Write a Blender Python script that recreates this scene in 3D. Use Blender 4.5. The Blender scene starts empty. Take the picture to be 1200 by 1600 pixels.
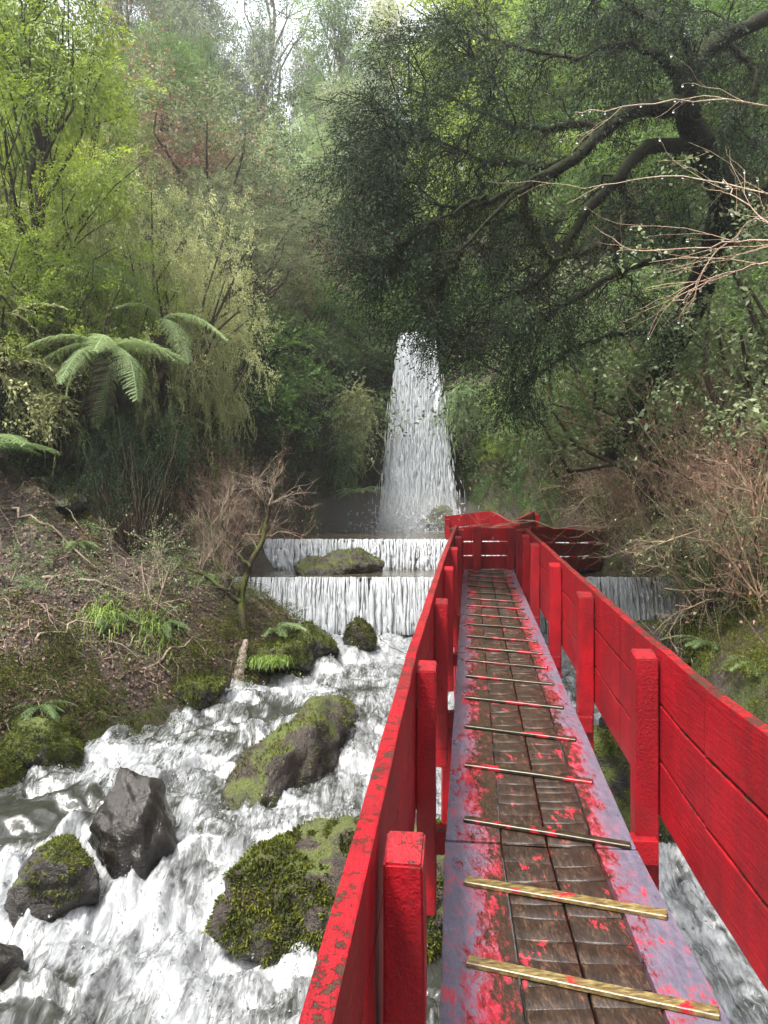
import bpy, bmesh, math, random
import numpy as np
from mathutils import Vector, Matrix
R = math.radians
S = bpy.context.scene
C = S.collection

# ------------------------------------------------------------------ camera, world, sun, exposure
# world origin is the camera, +Y is the view direction, units are metres
cd = bpy.data.cameras.new("camera"); cam = bpy.data.objects.new("camera", cd); C.objects.link(cam)
cam.location = (0, 0, 0); cam.rotation_euler = (R(90), 0, 0)
cd.sensor_fit = 'VERTICAL'; cd.sensor_height = 36; cd.lens = 36 * 1155 / 1600
cd.clip_start = 0.05; cd.clip_end = 2000
S.camera = cam
SUN_EL, SUN_AZ = R(62), R(-135)          # azimuth measured from +Y towards +X
W = bpy.data.worlds.new("World"); S.world = W; W.use_nodes = True
wn, wl = W.node_tree.nodes, W.node_tree.links
wn.clear()
sky = wn.new('ShaderNodeTexSky'); sky.sky_type = 'NISHITA'; sky.sun_disc = False
sky.sun_elevation = SUN_EL; sky.sun_rotation = SUN_AZ; sky.dust_density = 4.0; sky.air_density = 1.0
hs = wn.new('ShaderNodeHueSaturation'); hs.inputs['Saturation'].default_value = 0.28
bg = wn.new('ShaderNodeBackground'); bg.inputs['Strength'].default_value = 0.15
wo = wn.new('ShaderNodeOutputWorld')
wl.new(sky.outputs[0], hs.inputs['Color']); wl.new(hs.outputs[0], bg.inputs['Color']); wl.new(bg.outputs[0], wo.inputs[0])
ld = bpy.data.lights.new("sun", 'SUN'); ld.energy = 2.1; ld.angle = R(8); ld.color = (1.0, 0.95, 0.86)
sun = bpy.data.objects.new("sun", ld); C.objects.link(sun)
sd = Vector((math.sin(SUN_AZ) * math.cos(SUN_EL), math.cos(SUN_AZ) * math.cos(SUN_EL), math.sin(SUN_EL)))
sun.rotation_euler = sd.to_track_quat('Z', 'Y').to_euler(); sun.location = sd * 60
vs = S.view_settings; vs.view_transform = 'Standard'; vs.look = 'None'; vs.gamma = 1; vs.use_curve_mapping = False
vs.exposure = 2.3
cy = S.cycles
try:
    cy.use_denoising = True; cy.max_bounces = 6; cy.diffuse_bounces = 4; cy.glossy_bounces = 3
    cy.transmission_bounces = 5; cy.transparent_max_bounces = 8; cy.volume_bounces = 0
    cy.use_adaptive_sampling = True
    cy.adaptive_threshold = 0.01
except Exception: pass

def W2(px, py, d):
    "point seen at photo pixel (px,py) at forward distance d"
    return np.array([(px - 600) / 1155 * d, d, (800 - py) / 1155 * d])

# ------------------------------------------------------------------ noise
_rs = np.random.RandomState(7)
_perm = _rs.permutation(256); _perm = np.concatenate([_perm, _perm, _perm])
_grad = _rs.normal(size=(256, 3)); _grad /= np.linalg.norm(_grad, axis=1)[:, None]
def noise(p):
    p = np.asarray(p, float); sh = p.shape[:-1]; p = p.reshape(-1, 3)
    i = np.floor(p).astype(int); f = p - i; i &= 255
    u = f * f * f * (f * (f * 6 - 15) + 10)
    out = 0
    for dx in (0, 1):
        wx = u[:, 0] if dx else 1 - u[:, 0]
        for dy in (0, 1):
            wy = u[:, 1] if dy else 1 - u[:, 1]
            for dz in (0, 1):
                wz_ = u[:, 2] if dz else 1 - u[:, 2]
                h = _perm[_perm[_perm[(i[:, 0] + dx) & 255] + ((i[:, 1] + dy) & 255)] + ((i[:, 2] + dz) & 255)]
                g = _grad[h]
                out = out + wx * wy * wz_ * (g[:, 0] * (f[:, 0] - dx) + g[:, 1] * (f[:, 1] - dy) + g[:, 2] * (f[:, 2] - dz))
    return (out * 1.6).reshape(sh)
def fbm(p, oct=4, lac=2.05, gain=.5):
    p = np.asarray(p, float); a = 1; s = 0
    for k in range(oct):
        s = s + a * noise(p + 17.3 * k); p = p * lac; a *= gain
    return s
def xyz(x, y, z=0.0): return np.stack(np.broadcast_arrays(x, y, z), -1).astype(float)
def sst(a, b, x): t = np.clip((x - a) / (b - a), 0, 1); return t * t * (3 - 2 * t)

# ------------------------------------------------------------------ mesh helpers
def mk_mesh(name, V, F, attrs=None, smooth=False):
    "F: (n,k) int array or list of such arrays"
    me = bpy.data.meshes.new(name)
    Fs = F if isinstance(F, list) else [F]
    Fs = [np.asarray(f, np.int32) for f in Fs if len(f)]
    V = np.asarray(V, np.float32)
    me.vertices.add(len(V)); me.vertices.foreach_set('co', V.ravel())
    nl = sum(f.size for f in Fs); nf = sum(len(f) for f in Fs)
    me.loops.add(nl); me.polygons.add(nf)
    me.loops.foreach_set('vertex_index', np.concatenate([f.ravel() for f in Fs]))
    tot = np.concatenate([np.full(len(f), f.shape[1], np.int32) for f in Fs])
    st = np.concatenate([[0], np.cumsum(tot)[:-1]]).astype(np.int32)
    me.polygons.foreach_set('loop_start', st)
    try: me.polygons.foreach_set('loop_total', tot)
    except Exception: pass
    for k, (dom, a) in (attrs or {}).items():
        at = me.attributes.new(k, 'FLOAT', dom); at.data.foreach_set('value', np.asarray(a, np.float32).ravel())
    me.update(calc_edges=True); me.validate(verbose=False) if False else None
    if smooth: me.polygons.foreach_set('use_smooth', np.ones(nf, bool))
    return me
def link(name, me, mat=None, parent=None, loc=None):
    o = bpy.data.objects.new(name, me); C.objects.link(o)
    if mat is not None and me is not None: me.materials.append(mat)
    if loc is not None: o.location = loc
    if parent is not None: o.parent = parent
    return o
def tag(o, label=None, cat=None, group=None, kind=None):
    if label: o['label'] = label
    if cat: o['category'] = cat
    if group: o['group'] = group
    if kind: o['kind'] = kind
    return o
def empty(name, loc, label, cat, group=None, rz=0, sc=1):
    o = bpy.data.objects.new(name, None); C.objects.link(o); o.location = loc
    o.rotation_euler = (0, 0, rz); o.scale = (sc,) * 3 if not hasattr(sc, '__len__') else sc
    o.empty_display_size = .3
    return tag(o, label, cat, group)
def copy_tree(o, loc, rz, sc, label, group=None):
    c = o.copy(); C.objects.link(c); c.location = loc; c.rotation_euler = (0, 0, rz)
    c.scale = (sc,) * 3 if not hasattr(sc, '__len__') else sc
    c['label'] = label
    if group: c['group'] = group
    for ch in o.children:
        d = ch.copy(); C.objects.link(d); d.parent = c
    return c

class MB:
    "collects tubes, leaf quads and boxes into one mesh"
    def __init__(s): s.V = []; s.F4 = []; s.F3 = []; s.t4 = []; s.t3 = []; s.n = 0
    def quads(s, Q, tint=0.5):
        Q = np.asarray(Q, float).reshape(-1, 4, 3); n = len(Q)
        s.V.append(Q.reshape(-1, 3)); s.F4.append(np.arange(n * 4).reshape(n, 4) + s.n)
        s.t4.append(np.broadcast_to(tint, (n,)).astype(float)); s.n += n * 4; return s
    def raw(s, V, F, tint=0.5):
        V = np.asarray(V, float); F = np.asarray(F); s.V.append(V)
        if F.shape[1] == 4: s.F4.append(F + s.n); s.t4.append(np.broadcast_to(tint, (len(F),)).astype(float))
        else: s.F3.append(F + s.n); s.t3.append(np.broadcast_to(tint, (len(F),)).astype(float))
        s.n += len(V); return s
    def tube(s, pts, rad, sides=6, tint=0.5, rough=0):
        P = np.asarray(pts, float); n = len(P); r = np.broadcast_to(np.asarray(rad, float), (n,))
        T = np.gradient(P, axis=0); T /= np.linalg.norm(T, axis=1)[:, None] + 1e-9
        ref = np.array([0, 0, 1.]) if abs(T[0, 2]) < .8 else np.array([1., 0, 0])
        A = np.cross(T, ref); A /= np.linalg.norm(A, axis=1)[:, None] + 1e-9
        B = np.cross(T, A)
        th = np.arange(sides) * 2 * math.pi / sides
        ring = P[:, None] + r[:, None, None] * (np.cos(th)[None, :, None] * A[:, None] + np.sin(th)[None, :, None] * B[:, None])
        if rough:
            nn = fbm(ring * (3 / rough) * .12 / .12, 3)
            ring = ring + (ring - P[:, None]) * (nn * .35)[..., None]
        i = np.arange(n - 1)[:, None] * sides; j = np.arange(sides)[None]; j2 = (j + 1) % sides
        F = np.stack([i + j, i + j2, i + sides + j2, i + sides + j], -1).reshape(-1, 4)
        return s.raw(ring.reshape(-1, 3), F, tint)
    def mesh(s, name, origin=(0, 0, 0), smooth=False):
        V = np.concatenate(s.V) - np.asarray(origin, float)
        Fs = []; t = []
        if s.F4: Fs.append(np.concatenate(s.F4)); t.append(np.concatenate(s.t4))
        if s.F3: Fs.append(np.concatenate(s.F3)); t.append(np.concatenate(s.t3))
        return mk_mesh(name, V, Fs, {'tint': ('FACE', np.concatenate(t))}, smooth)
    def build(s, name, mat, parent=None, smooth=False, loc=None):
        org = (0, 0, 0)
        if loc is not None: org = loc
        elif parent is not None: org = tuple(parent.location)
        return link(name, s.mesh(name, org, smooth), mat, parent, loc)

def chbox(a, b, w, h, bev=.006, roll=0.0, jitter=0.0, seg=0.25, rng=None):
    """bmesh of a bevelled bar from a to b (centre line), width w sideways, height h up, cut into lengths so it can be roughened"""
    a, b = Vector(a), Vector(b); L = (b - a).length
    bm = bmesh.new(); bmesh.ops.create_cube(bm, size=1)
    for v in bm.verts: v.co = Vector((v.co.x * w, v.co.y * L, v.co.z * h))
    if bev: bmesh.ops.bevel(bm, geom=bm.edges[:], offset=bev, segments=1 if bev < .004 else 2, affect='EDGES', profile=.6)
    n = int(L / seg)
    if n > 1:
        for k in range(1, n):
            bmesh.ops.bisect_plane(bm, geom=bm.verts[:] + bm.edges[:] + bm.faces[:], plane_co=(0, -L / 2 + L * k / n, 0), plane_no=(0, 1, 0))
    y = (b - a).normalized(); x = y.cross(Vector((0, 0, 1))).normalized(); z = x.cross(y)
    if roll: q = Matrix.Rotation(roll, 3, y); x = q @ x; z = q @ z
    m = Matrix((x, y, z)).transposed()
    mid = (a + b) / 2
    if jitter:
        P = np.array([v.co for v in bm.verts]) + np.array(mid)
        d = noise(P * 2.3)[:, None] * np.array([jitter, 0, jitter]) + noise(P * 14 + 5)[:, None] * np.array([jitter * .35, 0, jitter * .35])
        for v, e in zip(bm.verts, d): v.co += Vector(e)
    for v in bm.verts: v.co = mid + m @ v.co
    return bm
def bm_obj(name, bm, mat, parent=None, loc=None):
    org = Vector(loc) if loc is not None else (parent.location.copy() if parent else Vector((0, 0, 0)))
    for v in bm.verts: v.co -= org
    me = bpy.data.meshes.new(name); bm.to_mesh(me); bm.free()
    return link(name, me, mat, parent, loc)

# ------------------------------------------------------------------ materials
class MT:
    def __init__(s, name):
        s.m = bpy.data.materials.new(name); s.m.use_nodes = True; s.t = s.m.node_tree; s.t.nodes.clear()
        s.out = s.t.nodes.new('ShaderNodeOutputMaterial')
    def n(s, typ, ins=None, **kw):
        nd = s.t.nodes.new('ShaderNode' + typ)
        for k, v in kw.items(): setattr(nd, k, v)
        for k, v in (ins or {}).items():
            sock = nd.inputs[k]
            if isinstance(v, bpy.types.NodeSocket): s.t.links.new(v, sock)
            else:
                try: sock.default_value = v
                except Exception: sock.default_value = (*v, 1) if hasattr(v, '__len__') and len(v) == 3 else v
        return nd
    def co(s, scale=(1, 1, 1), which='Object', rot=(0, 0, 0)):
        tc = s.n('TexCoord'); mp = s.n('Mapping', {'Vector': tc.outputs[which], 'Scale': scale, 'Rotation': rot}); return mp.outputs[0]
    def pos(s, scale=(1, 1, 1), rot=(0, 0, 0)):
        g = s.n('NewGeometry'); mp = s.n('Mapping', {'Vector': g.outputs['Position'], 'Scale': scale, 'Rotation': rot}); return mp.outputs[0]
    def noise(s, vec, scale, detail=4, rough=.55, dist=0):
        return s.n('TexNoise', {'Vector': vec, 'Scale': scale, 'Detail': detail, 'Roughness': rough, 'Distortion': dist}).outputs['Fac']
    def ramp(s, fac, stops):
        r = s.n('ValToRGB', {'Fac': fac}); e = r.color_ramp.elements
        while len(e) < len(stops): e.new(.5)
        for el, (p, c) in zip(e, stops): el.position = p; el.color = (*c, 1) if hasattr(c, '__len__') else (c, c, c, 1)
        return r.outputs['Color']
    def mix(s, f, a, b):
        nd = s.n('Mix', data_type='RGBA')
        for k, v in ((0, f), (6, a), (7, b)):
            if isinstance(v, bpy.types.NodeSocket): s.t.links.new(v, nd.inputs[k])
            elif k == 0: nd.inputs[0].default_value = v
            else: nd.inputs[k].default_value = (*v, 1)
        return nd.outputs[2]
    def math(s, op, a, b=None, clamp=False):
        nd = s.n('Math', operation=op, use_clamp=clamp)
        for k, v in enumerate((a, b)):
            if v is None: continue
            if isinstance(v, bpy.types.NodeSocket): s.t.links.new(v, nd.inputs[k])
            else: nd.inputs[k].default_value = v
        return nd.outputs[0]
    def bump(s, h, strength=.5, dist=.02, normal=None):
        i = {'Height': h, 'Strength': strength, 'Distance': dist}
        if normal is not None: i['Normal'] = normal
        return s.n('Bump', i).outputs[0]
    def attr(s, name): return s.n('Attribute', attribute_name=name).outputs['Fac']
    def pbr(s, col, rough=.6, normal=None, **kw):
        i = {'Base Color': col, 'Roughness': rough}
        if normal is not None: i['Normal'] = normal
        i.update(kw); p = s.n('BsdfPrincipled', i); s.t.links.new(p.outputs[0], s.out.inputs[0]); return p
    def surf(s, sh): s.t.links.new(sh, s.out.inputs[0]); return s.m

def leaf_mat(name, c0, c1, c2, trans=.35, rough=.5, tcol=None, spec=.3):
    "c0..c2: dark, middle and light leaf colours picked by the per-leaf tint"
    m = MT(name); t = m.attr('tint')
    oi = m.n('ObjectInfo').outputs['Random']
    t = m.math('ADD', t, m.math('MULTIPLY', m.math('SUBTRACT', oi, .5), .25), True)
    col = m.ramp(t, [(0, c0), (.5, c1), (1, c2)])
    p = m.n('BsdfPrincipled', {'Base Color': col, 'Roughness': rough, 'Specular IOR Level': spec})
    tc = m.mix(1.0, col, col)
    hsv = m.n('HueSaturation', {'Hue': .485, 'Saturation': 1.1, 'Value': 1.35, 'Color': col})
    tr = m.n('BsdfTranslucent', {'Color': hsv.outputs[0]})
    mx = m.n('MixShader', {0: trans, 1: p.outputs[0], 2: tr.outputs[0]})
    return m.surf(mx.outputs[0])
def wood_mat(name, c0, c1, rough=.75, moss=None, scale=6):
    m = MT(name); v = m.pos()
    n1 = m.noise(v, scale, 5, .6)
    col = m.ramp(n1, [(.3, c0), (.7, c1)])
    if moss:
        n2 = m.noise(v, 2.6, 4, .6)
        nz = m.n('SeparateXYZ', {0: m.n('NewGeometry').outputs['Normal']}).outputs[2]
        f = m.math('ADD', m.math('MULTIPLY', nz, .35), n2)
        f = m.ramp(f, [(.45, 0), (.62, 1)])
        col = m.mix(f, col, moss)
    nb = m.noise(v, scale * 5, 3, .6)
    m.pbr(col, rough, m.bump(m.math('ADD', n1, nb), .8, .02), **{'Specular IOR Level': .15 if 'bark' in name else .4}); return m.m

M = {}
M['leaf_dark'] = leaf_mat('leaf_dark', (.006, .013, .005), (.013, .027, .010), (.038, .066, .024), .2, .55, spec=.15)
M['leaf_mid'] = leaf_mat('leaf_mid', (.035, .07, .02), (.08, .145, .038), (.16, .24, .065), .42)
M['leaf_bright'] = leaf_mat('leaf_bright', (.06, .10, .018), (.14, .215, .035), (.28, .36, .07), .46)
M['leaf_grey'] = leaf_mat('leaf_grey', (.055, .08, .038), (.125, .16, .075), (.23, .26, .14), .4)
M['leaf_bamboo'] = leaf_mat('leaf_bamboo', (.14, .17, .07), (.32, .35, .16), (.56, .57, .32), .5)
M['leaf_fern'] = leaf_mat('leaf_fern', (.06, .10, .045), (.13, .195, .085), (.26, .34, .17), .42)
M['leaf_rust'] = leaf_mat('leaf_rust', (.11, .055, .035), (.22, .11, .075), (.33, .19, .13), .3, .6)
M['leaf_litter'] = leaf_mat('leaf_litter', (.035, .02, .014), (.09, .054, .038), (.24, .16, .12), .05, .55)
M['leaf_moss'] = leaf_mat('leaf_moss', (.022, .03, .006), (.058, .072, .011), (.14, .15, .022), .25, .8, spec=.1)
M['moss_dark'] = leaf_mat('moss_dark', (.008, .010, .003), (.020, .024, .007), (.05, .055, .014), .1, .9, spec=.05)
M['grass'] = leaf_mat('grass', (.07, .11, .02), (.13, .2, .04), (.24, .32, .08), .4)
M['bark'] = wood_mat('bark', (.035, .026, .018), (.09, .07, .05), .85)
M['bark_moss'] = wood_mat('bark_moss', (.022, .016, .012), (.055, .042, .03), .85, (.055, .07, .012))
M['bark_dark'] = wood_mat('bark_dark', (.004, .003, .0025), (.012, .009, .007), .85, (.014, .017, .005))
M['twig_red'] = wood_mat('twig_red', (.15, .095, .062), (.37, .25, .17), .6)
M['twig_tan'] = wood_mat('twig_tan', (.18, .135, .085), (.36, .28, .18), .5)
M['twig_grey'] = wood_mat('twig_grey', (.09, .07, .05), (.22, .17, .12), .7)

def soil_material():
    m = MT('soil'); v = m.pos()
    a = m.noise(v, 1.1, 6, .62); b = m.noise(v, 9, 6, .7); c = m.noise(v, 34, 4, .7)
    soil = m.ramp(b, [(.3, (.016, .011, .008)), (.55, (.05, .034, .025)), (.75, (.12, .085, .065))])
    moss = m.ramp(c, [(.3, (.018, .026, .007)), (.7, (.07, .085, .018))])
    f = m.ramp(a, [(.50, 0), (.60, 1)])
    col = m.mix(f, soil, moss)
    m.pbr(col, .8, m.bump(m.math('ADD', m.math('ADD', b, b), c), 1.0, .05)); return m.m
M['soil'] = soil_material()

def rock_material(name, wet=.25, mossy=.5, base=((.006, .005, .004), (.034, .028, .023))):
    m = MT(name); v = m.pos()
    a = m.noise(v, 3.2, 6, .65); b = m.noise(v, 16, 6, .7); c = m.noise(v, 60, 3, .6)
    rock = m.ramp(b, [(.3, base[0]), (.72, base[1])])
    moss = m.ramp(c, [(.3, (.02, .028, .004)), (.7, (.075, .09, .012))])
    nz = m.n('SeparateXYZ', {0: m.n('NewGeometry').outputs['Normal']}).outputs[2]
    f = m.math('ADD', m.math('MULTIPLY', nz, .22), a)
    f = m.ramp(f, [(1.0 - mossy * .75, 0), (1.06 - mossy * .75, 1)])
    col = m.mix(f, rock, moss)
    rg = m.n('MapRange', {'Value': b, 'To Min': wet, 'To Max': wet + .25}).outputs[0]
    rr = m.math('ADD', m.math('MULTIPLY', m.n('RGBToBW', {0: f}).outputs[0], .5), rg, True)
    oz = m.n('SeparateXYZ', {0: m.n('TexCoord').outputs['Object']}).outputs[2]      # soaked band along the water
    wz_ = m.ramp(m.math('ADD', oz, m.math('MULTIPLY', a, .35)), [(.10, 1), (.26, 0)]); ww = m.n('RGBToBW', {0: wz_}).outputs[0]
    col = m.mix(m.math('MULTIPLY', ww, .75), col, (.008, .007, .005)); rr = m.math('SUBTRACT', rr, m.math('MULTIPLY', ww, .3), True)
    vo = m.n('TexVoronoi', {'Vector': m.n('VectorMath', {0: v, 1: m.n('VectorMath', {0: m.n('TexNoise', {'Vector': v, 'Scale': 5.}).outputs['Color'], 'Scale': .3}, operation='SCALE').outputs[0]}, operation='ADD').outputs[0], 'Scale': 4.5}, feature='DISTANCE_TO_EDGE').outputs['Distance']
    cr = m.n('MapRange', {'Value': vo, 'From Min': 0., 'From Max': .025, 'To Min': 0., 'To Max': 1.}).outputs[0]
    m.pbr(col, rr, m.bump(m.math('ADD', m.math('ADD', b, m.math('MULTIPLY', c, .4)), m.math('MULTIPLY', cr, .14)), .62 if name == 'rock_wet' else .9, .045), **{'Specular IOR Level': .6 if name == 'rock_wet' else .5}); return m.m
M['rock_wet'] = rock_material('rock_wet', .04, .12, ((.004, .003, .0025), (.020, .016, .012)))
M['rock_mossy'] = rock_material('rock_mossy', .3, .72)
M['rock_part'] = rock_material('rock_part', .20, .47, ((.010, .007, .005), (.050, .036, .026)))
M['rock_dark'] = rock_material('rock_dark', .25, .42)

def red_paint(name, chip=.5, dark=1.0, edge=(.05, .035, .02)):
    m = MT(name); v = m.co(); g = m.n('NewGeometry')
    a = m.noise(v, 8, 6, .75); b = m.noise(v, 42, 5, .75); c = m.noise(v, 3, 4, .6)
    red = m.ramp(c, [(.3, (.18 * dark, .002, .006)), (.7, (.31 * dark, .005, .011))])
    wood = m.ramp(b, [(.3, (.012, .007, .005)), (.7, (.05, .026, .016))])
    nz = m.n('SeparateXYZ', {0: g.outputs['Normal']}).outputs[2]
    up = m.math('MULTIPLY', m.math('MAXIMUM', nz, 0), .1)
    f = m.math('ADD', m.math('MULTIPLY', a, .5), m.math('ADD', m.math('MULTIPLY', b, .5), up))
    f = m.ramp(f, [(.66 - chip * .1, 0), (.675 - chip * .1, 1)])
    dirt = m.noise(m.pos((3.2, 3.2, .9)), 1.6, 6, .7)
    red = m.mix(m.math('MULTIPLY', m.n('RGBToBW', {0: m.ramp(dirt, [(.42, 1), (.62, 0)])}).outputs[0], .55), red, (.085 * dark, .006, .009))
    col = m.mix(f, red, wood)
    gr = m.noise(m.co((60, 3, 60)), 1, 3, .6)
    h = m.math('SUBTRACT', m.math('ADD', m.math('MULTIPLY', b, .45), m.math('MULTIPLY', gr, .9)), m.math('MULTIPLY', m.n('RGBToBW', {0: f}).outputs[0], .9))
    m.pbr(col, m.n('MapRange', {'Value': b, 'To Min': .3, 'To Max': .55}).outputs[0], m.bump(h, .8, .008), **{'Specular IOR Level': .28}); return m.m
M['red'] = red_paint('red', .35)
M['red_worn'] = red_paint('red_worn', .30)
M['red_edge'] = red_paint('red_edge', .62)
M['red_far'] = red_paint('red_far', .3)

# ------------------------------------------------------------------ terrain
CH = np.array([(-7, -8), (-5.6, 2), (-4.9, 6), (-4.2, 7.7), (-3.5, 8.5), (-2.75, 9.6), (-2.2, 10.5), (-1.35, 11.6), (-1.1, 12.6), (-1.7, 13.6), (-2.6, 14.3),
               (-2.5, 16), (-3.1, 18), (-2.4, 21.3), (-1.3, 23.3), (-.3, 24.6), (2.5, 24.8), (3.2, 22), (4.0, 19), (4.7, 15.5), (6.1, 14.2), (5.0, 12.6), (4.5, 11),
               (4.3, 8), (4.6, 5), (5, 0), (5.5, -8)], float)
def chan_dist(x, y):
    "signed distance to the channel outline (negative inside), and whether the nearest side is the right bank"
    P = np.stack([x, y], -1); best = np.full(x.shape, 1e9); side = np.zeros(x.shape); n = len(CH); ins = np.zeros(x.shape, bool)
    for k in range(n):
        a, b = CH[k], CH[(k + 1) % n]
        if k != n - 1:
            ab = b - a; t = np.clip(((P - a) @ ab) / (ab @ ab), 0, 1)
            d = np.linalg.norm(P - (a + t[..., None] * ab), axis=-1)
            m = d < best; best = np.where(m, d, best); side = np.where(m, float(k >= 16), side)
        c = ((a[1] > y) != (b[1] > y)) & (x < (b[0] - a[0]) * (y - a[1]) / (b[1] - a[1] + 1e-12) + a[0]); ins ^= c
    return np.where(ins, -best, best), side
WY = np.array([-10, 4, 5.5, 6.4, 8, 11, 13.9, 13.95, 16.3, 16.35, 26]); WZ = np.array([-3.6, -3.3, -3.2, -2.88, -2.78, -2.5, -2.25, -1.25, -1.25, -.62, -.6])
def wlevel(y): return np.interp(y, WY, WZ)
def terrain_z(x, y):
    x = np.asarray(x, float); y = np.asarray(y, float)
    s, side = chan_dist(x, y)
    base = np.interp(y, [-10, 5, 8, 13, 15, 17, 30], [-3.5, -3.15, -2.8, -2.35, -1.4, -.8, -.6])
    sp = np.maximum(s, 0)
    # left bank: leaf-littered slope, an undercut step, then hillside
    L1 = np.interp(sp, [0, .35, 4.0, 4.8, 14, 30, 60, 400], [0, .5, 3.6, 5.6, 13.2, 28, 44, 60])
    L2 = np.interp(sp, [0, .6, 1.6, 3.5, 14, 30, 60, 400], [0, 3.4, 5.8, 7.2, 15, 30, 46, 60])
    wl_ = sst(14.5, 19, y); L = L1 * (1 - wl_) + L2 * wl_
    R1 = np.interp(sp, [0, .3, 2.5, 6, 16, 30, 60, 400], [0, .6, 3.0, 6.6, 15, 28, 44, 60])
    R2 = np.interp(sp, [0, .7, 2.2, 5, 16, 30, 60, 400], [0, 2.6, 4.6, 7.0, 16, 29, 45, 60])
    wr = sst(16, 20, y); Rr = R1 * (1 - wr) + R2 * wr
    up = np.where(side > .5, Rr, L)
    # blend the two sides beyond the head of the gorge
    # stream valley above the fall
    head = 6.35 + .20 * (y - 24.8) + .60 * np.abs(x - 1.1 + .30 * np.clip(y - 26, 0, 60)) ** 1.1
    wv = sst(24.7, 26.0, y)
    z = base + up
    z = np.where(y > 24.6, np.minimum(z, np.maximum(head, base) * wv + z * (1 - wv)), z)
    lip = (y > 24.5) & (np.abs(x - 1.1) < 1.0)
    z = np.where(lip & (y < 30), np.minimum(z, 5.7 + .12 * (y - 25)), z)
    rough = fbm(xyz(x * .45, y * .45), 4) * .38 + fbm(xyz(x * 1.9, y * 1.9), 3) * .13
    z = z + rough * np.clip(sp * .8, 0.02, 1.6)
    return np.where(s < 0, base - np.minimum(-s * .9, .75), z)

def axis(pts):
    out = []
    for (a, b, st) in pts: out.append(np.arange(a, b, st))
    return np.concatenate(out)
gx = axis([(-160, -60, 10), (-60, -24, 2), (-24, -9, .5), (-9, 9, .14), (9, 24, .5), (24, 60, 2), (60, 161, 10)])
gy = axis([(-60, -10, 5), (-10, 2, .6), (2, 27, .14), (27, 45, .6), (45, 80, 2), (80, 201, 10)])
GX, GY = np.meshgrid(gx, gy)
GZ = terrain_z(GX, GY)
def grid_faces(nx, ny):
    i = np.arange(ny - 1)[:, None] * nx + np.arange(nx - 1)[None]
    return np.stack([i, i + 1, i + nx + 1, i + nx], -1).reshape(-1, 4)
me = mk_mesh('ground', xyz(GX, GY, GZ).reshape(-1, 3), grid_faces(len(gx), len(gy)), smooth=True)
tag(link('ground', me, M['soil']), kind='structure')
def tz(x, y):
    return float(terrain_z(np.array([x], float), np.array([y], float))[0])
def ray_ground(px, py, dmin=3, dmax=140):
    "where the view ray through a photo pixel meets the terrain"
    d = np.concatenate([np.arange(dmin, 40, .08), np.arange(40, dmax, .5)])
    P = np.stack([(px - 600) / 1155 * d, d, (800 - py) / 1155 * d], -1)
    z = terrain_z(P[:, 0], P[:, 1]); k = np.argmax(P[:, 2] < z)
    return P[k] if (P[:, 2] < z).any() else P[-1]

# ------------------------------------------------------------------ boulders (positions also shape the water)
ROCKS = [  # name, centre, radii, yaw, seed, material, moss, label
 ('boulder', (-.98, 8.10, -2.78), (.42, 1.45, .60), -.36, 3, 'rock_part', .30, 'long brown boulder with moss along its back lying in the middle of the rapids'),
 ('boulder', (-2.10, 6.30, -2.74), (.39, .46, .62), .4, 11, 'rock_wet', .05, 'shiny wet peaked boulder with almost no moss in the left of the rapids'),
 ('boulder', (-2.60, 5.85, -2.98), (.34, .32, .35), .2, 5, 'rock_dark', .35, 'low black boulder with a bright moss cap in the bottom left rapids'),
 ('boulder', (-.17, 5.85, -3.05), (1.08, .62, .56), .12, 8, 'rock_part', .78, 'wide low boulder with shaggy green moss on its left right beside the left railing'),
 ('boulder', (-.42, 12.6, -2.16), (.28, .30, .34), 0, 15, 'rock_part', .6, 'small upright boulder alone in white water below the lower weir'),
 ('boulder', (-1.25, 12.2, -2.20), (.48, .55, .38), .5, 19, 'rock_mossy', .7, 'mossy boulder at the left bank just below the lower weir'),
 ('boulder', (-1.75, 11.6, -2.3), (.65, .5, .35), .1, 21, 'rock_mossy', .8, 'low mossy boulder under the grass tuft on the left bank'),
 ('boulder', (-1.05, 15.2, -1.22), (1.05, .55, .48), .25, 22, 'rock_part', .6, 'flat mossy boulder resting between the two weirs'),
 ('boulder', (4.25, 11.6, -2.35), (.62, .55, .72), .2, 27, 'rock_part', .5, 'rounded mossy boulder below the right end of the lower weir'),
 ('boulder', (2.25, 6.9, -2.75), (.62, .75, .80), .4, 31, 'rock_mossy', .8, 'dark mossy boulder seen under the right railing of the footbridge'),
 ('boulder', (3.1, 8.6, -2.7), (.75, .7, .7), .1, 33, 'rock_dark', .5, 'dark boulder in the shade behind the right railing'),
 ('boulder', (-2.95, 4.9, -3.22), (.5, .5, .35), .6, 41, 'rock_wet', .02, 'dark half drowned boulder at the left edge of the foam'),
 ('boulder', (-2.62, 10.1, -2.5), (.50, .45, .35), .3, 43, 'rock_mossy', .9, 'mossy cushion shaped boulder at the waterline of the left bank'),
 ('boulder', (-3.85, 8.35, -2.75), (.55, .5, .45), .3, 47, 'rock_mossy', .8, 'mossy boulder in the dark notch of the left bank'),
 ('boulder', (-4.35, 7.6, -2.85), (.6, .5, .42), .9, 49, 'rock_mossy', .8, 'mossy boulder at the left edge of the photo by the dark inlet'),
 ('boulder', (1.75, 23.6, -.35), (.55, .6, .55), .2, 51, 'rock_mossy', .8, 'mossy boulder at the foot of the waterfall'),
 ('boulder', (-4.0, 9.9, -.02), (.27, .24, .22), .2, 53, 'rock_dark', .3, 'small dark boulder lying on the leaf litter of the left slope'),
]
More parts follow.
